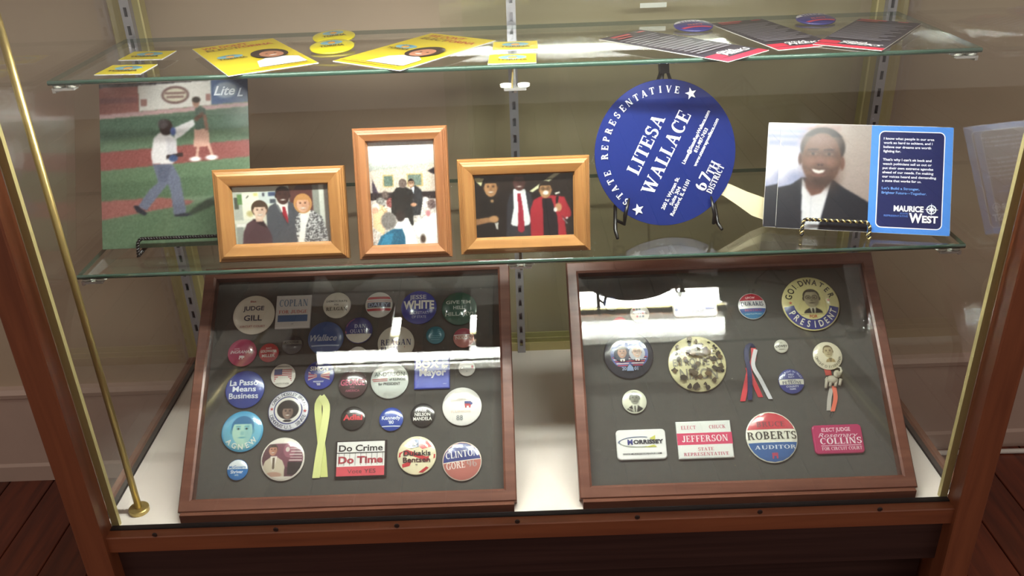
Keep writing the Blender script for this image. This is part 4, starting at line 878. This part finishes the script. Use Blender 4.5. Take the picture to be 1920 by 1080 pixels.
im.poly([(320, 700), (330, 560), (370, 510), (430, 500), (490, 530), (500, 620), (490, 800), (400, 760)], '20201f', 2).ell(422, 478, 32, 34, '6a5a54', 2).poly([(490, 720), (500, 560), (480, 510), (520, 495), (565, 530), (575, 600), (550, 720)], '2a2c30', 2).head(488, 480, 30, 'b98c70', '241c18', 'short').poly([(488, 515), (510, 505), (505, 560)], 'dfe4ec').ell(500, 640, 24, 14, 'c08e70', 2)
im.poly([(560, 950), (480, 800), (600, 720), (690, 700), (690, 950)], 'fbfafa', 3).poly([(390, 950), (340, 800), (400, 735), (450, 740), (500, 860), (520, 950)], 'f4f2f4', 2).ell(390, 720, 36, 44, '302624', 3).poly([(190, 945), (230, 870), (320, 820), (400, 815), (420, 880), (420, 945)], '22607e', 2).poly([(260, 860), (330, 850), (300, 945), (210, 945)], '3080a4', 2).ell(295, 755, 60, 66, '7c7672', 4).noise(.03, 1).ell(560, 900, 22, 34, '4a3a30', 4).ell(610, 710, 18, 24, 'c07a80', 3)
picture_frame(-0.1504, 0.1137, 0.1218, 0.1701, 18, 0.0185, im, 'oakr', 'tall oak framed photo of two men in dark suits at a reception')
# three people in the dark
im = Im(180, 114, (180, 215, 1275, 920), '1b1614')
im.poly([(180, 260), (305, 262), (265, 350)], 'e2e0a8', 1).poly([(785, 420), (960, 300), (1060, 230), (1135, 230), (1000, 320), (820, 430)], 'e4e4b4', 1).line(940, 300, 1040, 290, 8, '4a4a3a')
im.poly([(200, 920), (215, 560), (260, 470), (330, 440), (420, 440), (500, 500), (520, 640), (560, 920)], '17120f', 2).poly([(190, 700), (360, 680), (440, 690), (430, 730), (330, 740), (190, 770)], 'b07a4c', 2).ell(395, 705, 48, 38, 'c8905c', 3).poly([(400, 750), (440, 740), (435, 820), (415, 815)], 'cfcac2', 1).ell(380, 510, 18, 16, 'b08458', 3)
im.head(370, 370, 92, 'b98252', '231914', 'short', dark='6e4424')
im.poly([(520, 920), (540, 560), (570, 450), (620, 400), (740, 400), (800, 450), (830, 560), (820, 920)], '2e3038', 2).poly([(615, 390), (740, 395), (770, 620), (795, 740), (770, 780), (690, 800), (590, 780), (575, 760), (610, 600)], 'e9eef2', 1).poly([(655, 440), (690, 440), (715, 640), (722, 840), (690, 865), (648, 840), (660, 600)], 'b01c34', 1)
im.head(678, 325, 84, '57302e', '2a1816', 'thin', True, dark='2a1614')
im.poly([(790, 920), (790, 620), (830, 510), (920, 470), (1040, 470), (1160, 490), (1230, 640), (1230, 700), (1160, 740), (1180, 920)], 'b81f2e', 2).poly([(920, 500), (1020, 500), (1080, 700), (1090, 920), (925, 920), (930, 700)], '18141c', 2).line(1085, 480, 1080, 560, 26, '1c1414').line(1060, 455, 1112, 440, 18, 'e2ddd0').ell(1095, 600, 36, 46, 'c88f60', 3).ell(1062, 625, 20, 24, 'efe8e0', 2).line(1140, 720, 1190, 780, 10, 'a8a4a0').ell(1185, 718, 12, 12, 'dcd8d4', 2).line(1130, 690, 1270, 860, 6, '3a3438')
im.head(958, 410, 86, 'c08a58', '201612', 'short', True, dark='7a4c2c').ell(962, 440, 30, 22, 'f4eee8', 2); im.blur(1).noise(.012, 1); im.tone(.85, .92)
picture_frame(0.0072, 0.1188, 0.1705, 0.1245, 13, 0.0215, im, 'oak', 'oak framed photo of three people, one in a red jacket, against a dark room')
# ---- twisted wire easels
def resample(path, step):
    P = [np.array(p, float) for p in path]; o_ = [P[0]]
    for a, b_ in zip(P, P[1:]):
        n = max(1, int(np.linalg.norm(b_-a)/step))
        for k in range(1, n+1): o_.append(a+(b_-a)*k/n)
    return o_
def twisted(path, r, pitch, mats, parent, names):
    P = resample(path, pitch/7); m_ = len(P); N = None; A, B = [], []; s_ = 0
    for i, p in enumerate(P):
        t = P[min(i+1, m_-1)]-P[max(i-1, 0)]; t = t/(np.linalg.norm(t)+1e-12)
        if N is None: N = np.cross(t, (0.3, 0.2, 1)); 
        N = N-t*(N@t); N = N/np.linalg.norm(N); Bn = np.cross(t, N); s_ += np.linalg.norm(P[i]-P[i-1]) if i else 0
        a = 2*pi*s_/pitch; off = (N*math.cos(a)+Bn*math.sin(a))*r*.95; A.append(p+off); B.append(p-off)
    for q, mt, nm in zip((A, B), mats, names): MB().tube(q, r, 6).build(nm, mt, parent, smooth=True)
# ---- the big photograph on its easel
im = Im(190, 214, (90, 60, 950, 1015), '6f8a68')
im.rect(90, 60, 950, 90, '4a4448', 2).noise(.05, 2, (im.Y < 88).astype(float)).poly([(90, 85), (318, 80), (320, 235), (90, 245)], 'b05a50', 1).rect(95, 145, 310, 175, '8a4850', 3, .7).poly([(318, 80), (735, 62), (738, 205), (320, 228)], 'e2dcd4', 1).ell(530, 140, 80, 52, '7a5250', 2).ell(530, 140, 66, 38, 'dcd2b4', 2).rect(470, 122, 590, 136, '7a4a4c', 1, .8).rect(480, 144, 580, 160, '7a4a4c', 1, .8).rect(330, 160, 366, 200, 'b07068', 1).rect(705, 140, 735, 180, 'b07068', 1).poly([(735, 60), (950, 56), (950, 195), (738, 203)], '4464a0', 1).ell(820, 122, 66, 46, '9cb0d0', 3)
im.poly([(90, 240), (950, 196), (950, 222), (90, 268)], 'c9989a', 2).vgrad(270, 300, '557058', '557058')
im.poly([(90, 268), (950, 222), (950, 415), (90, 460)], '53715a', 2).poly([(90, 390), (950, 340), (950, 415), (90, 460)], '62805f', 6).poly([(90, 458), (950, 412), (950, 512), (90, 566)], '9c4a44', 2).poly([(90, 566), (950, 512), (950, 720), (90, 745)], '5f8059', 3).poly([(90, 640), (950, 600), (950, 720), (90, 745)], '53734f', 8).poly([(90, 738), (420, 728), (620, 752), (600, 775), (400, 800), (90, 850)], 'a85a52', 3).poly([(90, 848), (400, 805), (640, 770), (950, 700), (950, 1015), (90, 1015)], '5c7c58', 3)
im.poly([(560, 838), (700, 745), (860, 690), (890, 700), (720, 790), (620, 830)], '3c4a3a', 3)
im.line(655, 440, 645, 505, 16, 'd8a088').line(712, 430, 735, 495, 16, 'd8a088').ell(636, 514, 32, 13, 'f2f0f0', 2).ell(730, 508, 34, 14, 'f2f0f0', 2).poly([(632, 342), (715, 335), (722, 436), (690, 444), (630, 444)], 'dda08a', 1).poly([(640, 225), (670, 208), (700, 225), (708, 340), (640, 346)], '455c4e', 1).line(695, 260, 708, 350, 20, '8a5a48').ell(648, 188, 20, 30, 'b07a62', 2).ell(650, 172, 24, 17, '30261f', 2).line(640, 290, 690, 250, 24, '6a4638')
im.poly([(520, 330), (630, 284), (638, 318), (560, 380), (520, 400)], 'dfdadd', 1).poly([(400, 385), (440, 350), (500, 368), (530, 400), (532, 500), (500, 540), (388, 532), (384, 470)], 'e8e2e2', 2).poly([(470, 380), (530, 400), (530, 500), (500, 540), (480, 500)], 'cfc9d0', 3).ell(472, 326, 38, 46, '3a2a28', 2).ell(455, 305, 28, 28, '54484a', 3).ell(512, 350, 16, 24, '4a64b0', 2).line(470, 498, 565, 484, 22, '3c2a28').ell(510, 505, 26, 20, '3a5488', 2)
im.poly([(390, 535), (505, 540), (545, 620), (575, 800), (570, 832), (505, 830), (490, 700), (475, 650), (350, 800), (300, 775), (370, 680), (420, 640)], '68708c', 1).poly([(410, 540), (500, 548), (470, 640), (430, 640)], '5a627e', 3).poly([(275, 770), (300, 770), (352, 815), (340, 830), (290, 805)], '2a2c3a', 1).poly([(505, 828), (575, 822), (612, 835), (560, 842), (510, 840)], '2e3244', 1)
im.blur(1).noise(.014, 1); im.tone(.72, .86)
PP = Plane((-0.4656, 0.1620, ZS+0.0075), 0.4, 29)
pt = thing('photo_print', 'large unframed photo of a man pitching on a ball field', 'photograph', PP.mat())
PW_, PH_ = 0.2030, 0.2265
photo_mesh(im, PW_, PH_, 0.0, 0.0002, pt, 'picture', 'photo')
MB().box(-PW_/2, 0, -0.0012, PW_/2, PH_, 0.0).build('mount_card', 'box_dark', pt)
P = Pr(PH_, None, z0=0.0003); bx = lambda a, c: ((a-520)/860*PW_/PH_, 1-(c-60)/955)
P.t('Lite', *bx(815, 122), .055, 'dfe6f0', w=.13, f='I').t('L', *bx(905, 135), .05, 'c8d4e6', f='I')
P.build('lettering', 'photo', pt)
def wire_easel(pl, ul, ur, lip, mats, label, hgt, back):
    """easel of twisted wire: a lip in front of the thing, side arms under it, an upright and a rear leg"""
    t = thing('wire_easel', label, 'easel', pl.mat())
    l = math.asin(float(pl.v@np.array([0, 1, 0]))/max(1e-6, float(pl.u[0]))) if abs(pl.v[1]) < 1 else 0.4
    def shelf_pt(u, n):                         # point on the shelf top (plus wire radius) under (u, n)
        zc = (pl.P+pl.u*u+pl.n*n)[2]; return (u, -(zc-ZS-0.0022)/pl.v[2], n)
    nb = -back
    path = [shelf_pt(ul, nb), shelf_pt(ul, -0.004), shelf_pt(ul, 0.010), (ul, lip*.45, 0.012), (ul+0.003, lip, 0.010), (ur-0.003, lip, 0.010), (ur, lip*.45, 0.012), shelf_pt(ur, 0.010), shelf_pt(ur, -0.004), shelf_pt(ur, nb)]
    twisted(path, 0.0014, 0.0075, mats, t, ('wire_strand', 'wire_strand'))
    um = (ul+ur)/2
    MB().tube([(ul, *shelf_pt(ul, -0.004)[1:]), (ul+0.004, hgt*.5, -0.0055), (um, hgt, -0.0055), (ur-0.004, hgt*.5, -0.0055), (ur, *shelf_pt(ur, -0.004)[1:])], 0.0014, 8).build('back_rest', 'black', t, smooth=True)
    MB().tube([(um, hgt, -0.0055), shelf_pt(um, nb-0.02)], 0.0014, 8).build('rear_leg', 'black', t, smooth=True)
    MB().tube([shelf_pt(ul, nb), shelf_pt(ur, nb)], 0.0014, 8).build('rear_bar', 'black', t, smooth=True)
    return t
ul, vl = PP.uv(259, 448, 0.01); ur, _v = PP.uv(450, 438, 0.01)
wire_easel(PP, ul, ur, vl, ('black', 'black'), 'black twisted wire easel holding the ball field photo', 0.12, 0.05)
# ---- round paddle fan on its easel
FP = Plane((0.2000, 0.1720, ZS+0.010), 7, 18)
fu, fv = FP.uv(1248, 287); FR = (abs(FP.uv(1380, 286)[0]-FP.uv(1116, 288)[0])/2+abs(FP.uv(1248, 150)[1]-FP.uv(1248, 425)[1])/2)/2
fv = max(fv, FR-0.0085)
fan = thing('paddle_fan', 'round blue paddle fan with white lettering on a black easel', 'fan', FP.mat(fu, fv-FR, 0))
MB().lathe([(0, -0.0010), (FR-0.0003, -0.0010), (FR, -0.0005), (FR, 0.0005), (FR-0.0003, 0.0008), (0, 0.0008)], 96, cap=False, c=(0, FR, 0), col=lin('192868')).build('disc', 'photo', fan)
P = Pr(FR, None, z0=0.0009); A_ = 60.6
W_ = 'f2f2f6'
def ft(txt, x, y, h, w, f='S', al=0): P.t(txt, x, y+1, h, W_, w=w, f=f, rot=A_, al=al)
ft('LITESA', -.275, .14, .185, .86); ft('WALLACE', 0, 0, .19, 1.22)
ft('Litesa@StateRepWallace.com', .436, .186, .048, .80, 'b'); ft('815-987-7433', .505, .14, .05, .36, 'b'); ft('www.staterepwallace.com', .575, .105, .048, .72, 'b')
ft('200 S. Wyman St.', .037, -.556, .052, .49, 'b'); ft('Suite 304', .105, -.600, .052, .28, 'b'); ft('Rockford, IL 61101', .172, -.630, .052, .54, 'b')
ft('67', .515, -.43, .165, .24); ft('TH', .655, -.255, .115, .19); ft('DISTRICT', .69, -.41, .085, .42)
P.arc('STATE REPRESENTATIVE', .865, 226, 77, .092, W_, 'S', 0, 1.0, .95); P.star(.387, 1.78, .085, W_, 100); P.star(-.434, 1-.747, .085, W_, 100)
P.build('lettering', 'pprint', fan)
hp = [FP.uv(*q) for q in ((1340, 338), (1369, 345), (1400, 359), (1440, 373), (1475, 384), (1505, 394), (1512, 410), (1500, 424), (1470, 424), (1440, 415), (1410, 404), (1385, 386), (1357, 367), (1335, 360))]
MB().prism([(a-fu, b_-fv+FR) for a, b_ in hp], -0.0034, -0.0010).build('handle', 'cream', fan)
ez = thing('plate_easel', 'black folding plate easel standing behind the round fan', 'easel', FP.mat(fu, 0, 0))
def fq(x, y, off): a, c = FP.uv(x, y, off); return (a-fu, c, off)
def foot(u, n): zc = (FP.P+FP.n*n)[2]; return (u, -(zc-ZS-0.0025)/FP.v[2], n)
apex = fq(1245, 132, -0.008)
for s, (tx, ty), (hx, hy), (bx, by) in ((-1, (1180, 372), (1172, 404), (1156, 440)), (1, (1333, 368), (1340, 402), (1349, 437))):
    ft_ = fq(bx, by, 0.004); hk = fq(hx, hy, 0.010); tp = fq(tx, ty, 0.006)
    MB().tube([(apex[0]+s*0.004, apex[1], -0.008), (ft_[0]*.96, .03, -0.007), (ft_[0], max(ft_[1]+0.006, -0.004), -0.002), foot(ft_[0]*1.01, 0.012)], [0.0022, 0.0026, 0.0028, 0.0022], 8).build('leg', 'black', ez, smooth=True)
    MB().tube([(ft_[0]*.985, .012, -0.006), (hk[0], hk[1]-0.012, 0.0045), hk, tp], [0.0022, 0.0026, 0.0028, 0.0014], 8).build('hook', 'black', ez, smooth=True)
MB().box(apex[0]-0.0065, apex[1]-0.004, -0.012, apex[0]+0.0065, apex[1]+0.010, -0.005).build('hinge', 'black', ez)
MB().tube([(apex[0], apex[1]+0.004, -0.010), foot(apex[0], -0.115)], 0.0022, 8).build('rear_leg', 'black', ez, smooth=True)
# ---- mailer cards
CP = Plane((0.4544, 0.1356, ZS+0.005), -12.7, 33)
CW, CH = 0.2200, 0.1460
im = Im(150, 190, (185, 95, 965, 1000), 'b9a8a0')
im.vgrad(95, 1000, 'c4b6ae', 'a8948c').rect(185, 95, 430, 700, 'b4b8d8', 10).rect(185, 95, 480, 130, 'd8d8ec', 6).rect(300, 110, 700, 150, 'a86a70', 8, .35).rect(185, 150, 400, 175, '9aa4cc', 5).rect(185, 200, 400, 225, '8e98c4', 5).ell(270, 420, 110, 90, 'f6f6fc', 24).ell(215, 520, 60, 60, 'f0f0fa', 16).ell(330, 560, 60, 40, '9aa2c8', 16).rect(200, 250, 330, 290, '8890b8', 8, .8)
im.poly([(185, 1010), (185, 655), (300, 625), (390, 560), (640, 560), (760, 640), (940, 735), (970, 760), (970, 1010)], '22242e', 2).poly([(392, 560), (430, 620), (600, 640), (642, 585), (600, 760), (545, 1010), (412, 1010), (398, 800)], 'eef0f6', 2).line(480, 720, 478, 960, 5, 'c9ced8').line(470, 715, 400, 610, 6, 'c4cad6').line(485, 715, 630, 610, 6, 'c4cad6').poly([(415, 570), (640, 560), (560, 690), (478, 715), (430, 650)], '6e4438', 3)
im.ell(555, 300, 190, 170, '2a2422', 3).ell(368, 400, 18, 52, '5c3a30', 2).ell(728, 430, 20, 56, '7a4e40', 2)
im.ell(548, 400, 168, 222, '74503f', 3).ell(500, 420, 60, 150, '85604f', 40, 0, .5).ell(640, 470, 80, 160, '5a3a30', 22, 0, .55).ell(545, 235, 130, 70, '8f6c5e', 20).put(im.bl(((im.Y < 205) & (((im.X-555)/192)**2+((im.Y-300)/172)**2 < 1) & (((im.X-548)/140)**2+((im.Y-320)/150)**2 > 1)).astype(float), 2), '2a2422')
im.ell(540, 590, 110, 52, '3a2620', 14, 0, .8).ell(535, 470, 105, 26, '3c2822', 8, 0, .6)
for e, ex in ((-1, 476), (1, 612)):
    im.ell(ex, 350, 46, 24, '4c3028', 10, 0, .8).ell(ex, 354, 27, 8, 'a48c80', 3).ell(ex, 354, 12, 10, '1c120e', 2).line(ex-46, 320, ex+46, 314, 13, '33211c', .8).ell(ex+e*10, 425, 40, 34, '9a6c5a', 14)
im.ell(540, 420, 30, 40, '94685a', 8).ell(540, 446, 42, 18, '6a4438', 6).ell(528, 448, 9, 7, '2c1a16', 2).ell(556, 448, 9, 7, '2c1a16', 2)
im.poly([(452, 478), (500, 490), (560, 492), (600, 484), (580, 522), (530, 540), (480, 520)], '5a342e', 2).poly([(466, 482), (530, 494), (590, 488), (566, 514), (528, 524), (490, 512)], 'f4efe8', 1).ell(528, 536, 52, 12, '7c4c42', 3)
im.blur(3).noise(.008, 2); im.tone(.9, .76)
def mail_card():
    t = thing('mailer_card', 'glossy campaign mailer with a smiling man and a blue text panel', 'card', CP.mat())
    MB().prism(rounded(CW/2, CH/2, 0.004), -0.0006, 0.0).build('card_stock', 'paper', t)
    t.children[0].location = (0, CH/2, 0)
    xs = -CW/2+CW*.535
    me = im.mesh('portrait', -CW/2+0.0003, 0.0003, xs, CH-0.0003, lambda a, b_: 0.0001); me.materials.append(M['photo']); obj('portrait', me, t)
    P = Pr(1.0, None, z0=0.0001, eps=0.00006); x1 = CW/2-0.0003; P.rect(xs, 0.0003, x1, CH-0.0003, '4a86d8')
    pw, ph = (x1-xs), CH; cx = (xs+x1)/2; a, c = pw*.405, ph*.450
    P.poly([(cx+q[0], ph*.5+q[1]) for q in rounded(a, c, .007)], 'f0f0f8'); P.poly([(cx+q[0], ph*.5+q[1]) for q in rounded(a-.0012, c-.0012, .006)], '1e2554')
    L0 = cx-a+.006
    ys = .880; lines = ['I know what people in our area', 'work so hard to achieve, and I', 'believe our dreams are worth', 'fighting for.', None, "That's why I can't sit back and", 'watch politicians sell us out or', 'put their own extreme agendas', 'ahead of our needs. I\'m making', 'our voices heard and demanding', 'a state that works for us.']
    wd_ = [.0630, .0610, .0595, .0220, 0, .0605, .0610, .0630, .0635, .0670, .0490]
    for s_, w_ in zip(lines, wd_):
        if s_: P.t(s_, L0, ph*ys, .0031, 'e6e8f4', w=w_, f='b', al=-1)
        ys -= .0395
    ys -= .03
    for s_, w_ in (("Let's Build a Stronger,", .047), ('Brighter Future\u2014Together.', .056)): P.t(s_, L0, ph*ys, .0032, '6f9ae0', w=w_, f='b', al=-1); ys -= .041
    xr = cx+a-.0055
    P.t('MAURICE', xr-.018, ph*.232, .0072, 'f4f4fa', w=.037, f='B', al=1).t('STATE', xr-.037, ph*.186, .0022, '5a7cc8', w=.010, f='b', al=1).t('REPRESENTATIVE', xr-.037, ph*.162, .0024, '5a7cc8', w=.030, f='b', al=1).t('W', xr-.0275, ph*.150, .0120, 'f4f4fa', w=.0165, f='B').t('EST', xr, ph*.142, .0088, 'f4f4fa', w=.0195, f='B', al=1)
    ccx, ccy = xr-.0085, ph*.232; P.disc(ccx, ccy, .0062, 'dfe6f6', .0048, rings=1, n=28); P.disc(ccx, ccy, .0022, 'dfe6f6', .0013, rings=1, n=16)
    for k in range(4):
        r = math.radians(90*k); cc, ss = math.cos(r), math.sin(r); P.put([(ccx+.0088*cc, ccy+.0088*ss), (ccx-.0013*ss, ccy+.0013*cc), (ccx+.0013*ss, ccy-.0013*cc)], [(0, 1, 2)], 'f4f4fa')
        r += pi/4; cc, ss = math.cos(r), math.sin(r); P.put([(ccx+.0056*cc, ccy+.0056*ss), (ccx-.0009*ss, ccy+.0009*cc), (ccx+.0009*ss, ccy-.0009*cc)], [(0, 1, 2)], 'dfe6f6')
    P.build('printed_panel', 'photo', t)
    return t
card = mail_card(); card.matrix_world = CP.mat(0.0, 0, 0.0)
card2 = copy_tree(card, CP.mat(-0.0165, 0.001, -0.0022), 'mailer card mostly hidden, only one edge showing behind another card')
card['label'] = 'glossy campaign mailer in full view with a smiling man and a blue text panel'
card['group'] = card2['group'] = 'campaign mailers on the wire easel'
ul, vl = CP.uv(1505, 411, 0.01); ur, _v = CP.uv(1631, 416, 0.01)
wire_easel(CP, ul, ur, vl, ('gold', 'black'), 'small gold and black twisted wire easel holding the mailer cards', 0.09, 0.045)
# ------------------------------------------------------------------ things lying on the upper glass shelf
ZU = ZT + 0.003
def flat(name, label, cat, X, Y, w, h, rot, draw, thick=0.0006, group=None, curl=None, back='paper'):
    t = thing(name, label, cat, Matrix.Translation((X, Y, ZU)) @ Matrix.Rotation(math.radians(rot), 4, 'Z'), group)
    b = MB(); n = 10
    zc = (lambda y: 0.0) if curl is None else curl
    for j in range(n):
        y0, y1 = -h/2+h*j/n, -h/2+h*(j+1)/n; z0, z1 = zc(y0), zc(y1)
        b.add([(-w/2, y0, z0), (w/2, y0, z0), (w/2, y1, z1), (-w/2, y1, z1), (-w/2, y0, z0+thick), (w/2, y0, z0+thick), (w/2, y1, z1+thick), (-w/2, y1, z1+thick)], [(3, 2, 1, 0), (4, 5, 6, 7), (0, 4, 7, 3), (1, 2, 6, 5)]+([(0, 1, 5, 4)] if j == 0 else [])+([(2, 3, 7, 6)] if j == n-1 else []))
    b.build('sheet', back, t)
    P = Pr(1.0, (lambda a, c: zc(c)), z0=thick, eps=0.00012); draw(P, w, h); P.build('printed_face', 'pprint', t)
    return t
YL = 'dcc428'
def logo(P, x, y, s, txt=None):
    P.disc(x, y, s, '7fb4c4', ry=s*.62, n=24, rings=1); P.disc(x, y-.1*s, s*.34, 'e8a83c', n=16, rings=1)
    for k in range(5): a = math.radians(30+30*k); P.put([(x+s*.95*math.cos(a), y+s*.58*math.sin(a)), (x+s*.3*math.cos(a+.3), y+s*.25*math.sin(a+.3)), (x+s*.3*math.cos(a-.3), y+s*.25*math.sin(a-.3))], [(0, 1, 2)], '4a8aa4')
    if txt: P.t(txt, x, y-s*.95, s*.42, '6b5a1c', w=s*2.2, f='B')
def flyer(P, w, h):
    P.rect(-w/2+.0003, -h/2+.0003, w/2-.0003, h/2-.0003, YL, 8); P.t('WE DON\'T', -.14*w, .42*h, .07*h, 'c0622c', w=.55*w, f='B').t('ELECT', -.2*w, .33*h, .06*h, '8a6a20', w=.4*w, f='B').t('TORINA', .18*w, .33*h, .06*h, 'c0622c', w=.45*w, f='B')
    logo(P, -.24*w, .05*h, .15*w, 'TORINA')
    P.put([(.42*w, -.42*h), (-.12*w, -.42*h), (-.06*w, -.24*h), (.06*w, -.18*h), (.30*w, -.18*h), (.42*w, -.24*h)], [(0, 1, 2, 3, 4, 5)], 'e9e6ee')
    P.disc(.18*w, -.04*h, .21*w, '2b1c16', ry=.155*h, n=24, rings=1).disc(.19*w, -.07*h, .135*w, 'b87c60', ry=.105*h, n=24, rings=1)
    for e in (-1, 1): P.disc(.19*w+e*.05*w, -.055*h, .018*w, '3a2018', n=10, rings=1)
    P.disc(.19*w, -.115*h, .05*w, 'f0e6e0', ry=.012*h, n=12, rings=1).rect(-.45*w, -.47*h, .45*w, -.455*h, 'b8a024').t('6TH WARD ALDERMAN', .05*w, -.445*h, .02*h, '5a5040', w=.7*w, f='b')
F1 = flat('campaign_flyer', 'yellow flyer with a portrait beside the small yellow cards', 'flyer', -0.3485, 0.2580, 0.1150, 0.1980, 29.5, flyer, 0.0008, 'yellow flyers on the upper shelf')
F2 = copy_tree(F1, Matrix.Translation((-0.1280, 0.2540, ZU)) @ Matrix.Rotation(math.radians(-36), 4, 'Z'), 'yellow flyer with a portrait lying between the yellow buttons and the centre bracket')
def ycard(P, w, h): P.rect(-w/2+.0002, -h/2+.0002, w/2-.0002, h/2-.0002, 'dcc82c', 2); logo(P, 0, .14*h, .3*w, 'TORINA')
C1 = flat('sticker_card', 'small yellow card at the end of the upper shelf, close to its front edge', 'card', -0.4960, 0.2010, 0.060, 0.052, -4, ycard, 0.0008, 'small yellow cards on the upper shelf')
for (X, Y, r, l) in ((-0.4980, 0.2840, -3, 'small yellow card at the end of the upper shelf, behind its twin'), (0.0030, 0.2620, -1, 'small yellow card at the middle of the upper shelf, behind its twin'), (-0.0020, 0.1835, -2, 'small yellow card at the middle of the upper shelf, close to its front edge')):
    copy_tree(C1, Matrix.Translation((X, Y, ZU)) @ Matrix.Rotation(math.radians(r), 4, 'Z'), l)
def d(P): P.S *= 1; logo(P, 0, .15, .5, 'TORINA')
for (X, Y, r, l) in ((-0.2450, 0.2790, 12, 'round yellow button nearer the shelf edge, between the yellow flyers'), (-0.2540, 0.3480, 16, 'round yellow button farther back, between the yellow flyers')):
    make_button(Matrix.Translation((X, Y, ZU)) @ Matrix.Rotation(math.radians(6), 4, 'X') @ Matrix.Rotation(math.radians(r), 4, 'Z') @ Matrix.Translation((0, 0, 0.0028)), 0.0300, 'dccc28', d, l, None, 'yellow buttons on the upper shelf')
def d(P): P.band(.2, .6, 'd8d4de').t('MEEKS', 0, .38, .3, '3a3878', w=1.2).t('ELECT', 0, -.3, .2, 'c85a6a').band(-.7, -.55, 'c04a5c')
for (X, Y, r, l) in ((0.2560, 0.3350, 6, 'purple button lying behind the dark flyer that lies alone'), (0.4340, 0.3520, 8, 'purple button lying between the two dark flyers that meet')):
    make_button(Matrix.Translation((X, Y, ZU)) @ Matrix.Rotation(math.radians(5), 4, 'X') @ Matrix.Rotation(math.radians(r), 4, 'Z') @ Matrix.Translation((0, 0, 0.0024)), 0.0275, '3c3a7c', d, l, None, 'purple buttons on the upper shelf')
def dflyer(P, w, h):
    P.rect(-w/2+.0003, -h/2+.0003, w/2-.0003, h/2-.0003, '3a3640', 10).rect(-w/2+.0003, -h/2+.0003, w/2-.0003, -.43*h, 'c83048', 4).rect(-.5*w+.0003, -.42*h, -.2*w, -.33*h, 'c83048', 3).t('GINA', -.0*w, -.325*h, .035*h, 'f0eef0', w=.36*w, f='I').t('MEEKS', .12*w, -.375*h, .052*h, 'f4f2f4', w=.62*w, f='I')
    for k in range(14): P.rect(-.44*w, .33*h-k*.046*h, (.44-.1*(k % 3))*w, .345*h-k*.046*h, '8f8a94', 2)
    P.rect(-.42*w, .40*h, .0, .435*h, 'b84a52', 2).rect(.18*w, .40*h, .34*w, .425*h, 'b84a52').rect(-.44*w, .35*h, -.1*w, .37*h, 'b84a52')
D1 = flat('campaign_flyer', 'dark flyer with a red foot lying alone by the middle of the shelf', 'flyer', 0.2190, 0.2320, 0.0850, 0.2120, 41, dflyer, 0.0006, 'dark flyers on the upper shelf', None, 'paper')
D2 = flat('campaign_flyer', 'dark flyer partly covered by another at its lower corner', 'flyer', 0.3500, 0.2830, 0.0850, 0.1950, 14, dflyer, 0.0006, 'dark flyers on the upper shelf', None, 'paper')
D3 = flat('campaign_flyer', 'dark flyer overlapping the corner of another near the shelf end', 'flyer', 0.4740, 0.2520, 0.0850, 0.1950, -36.5, dflyer, 0.0006, 'dark flyers on the upper shelf', (lambda y: 0.0014), 'paper')
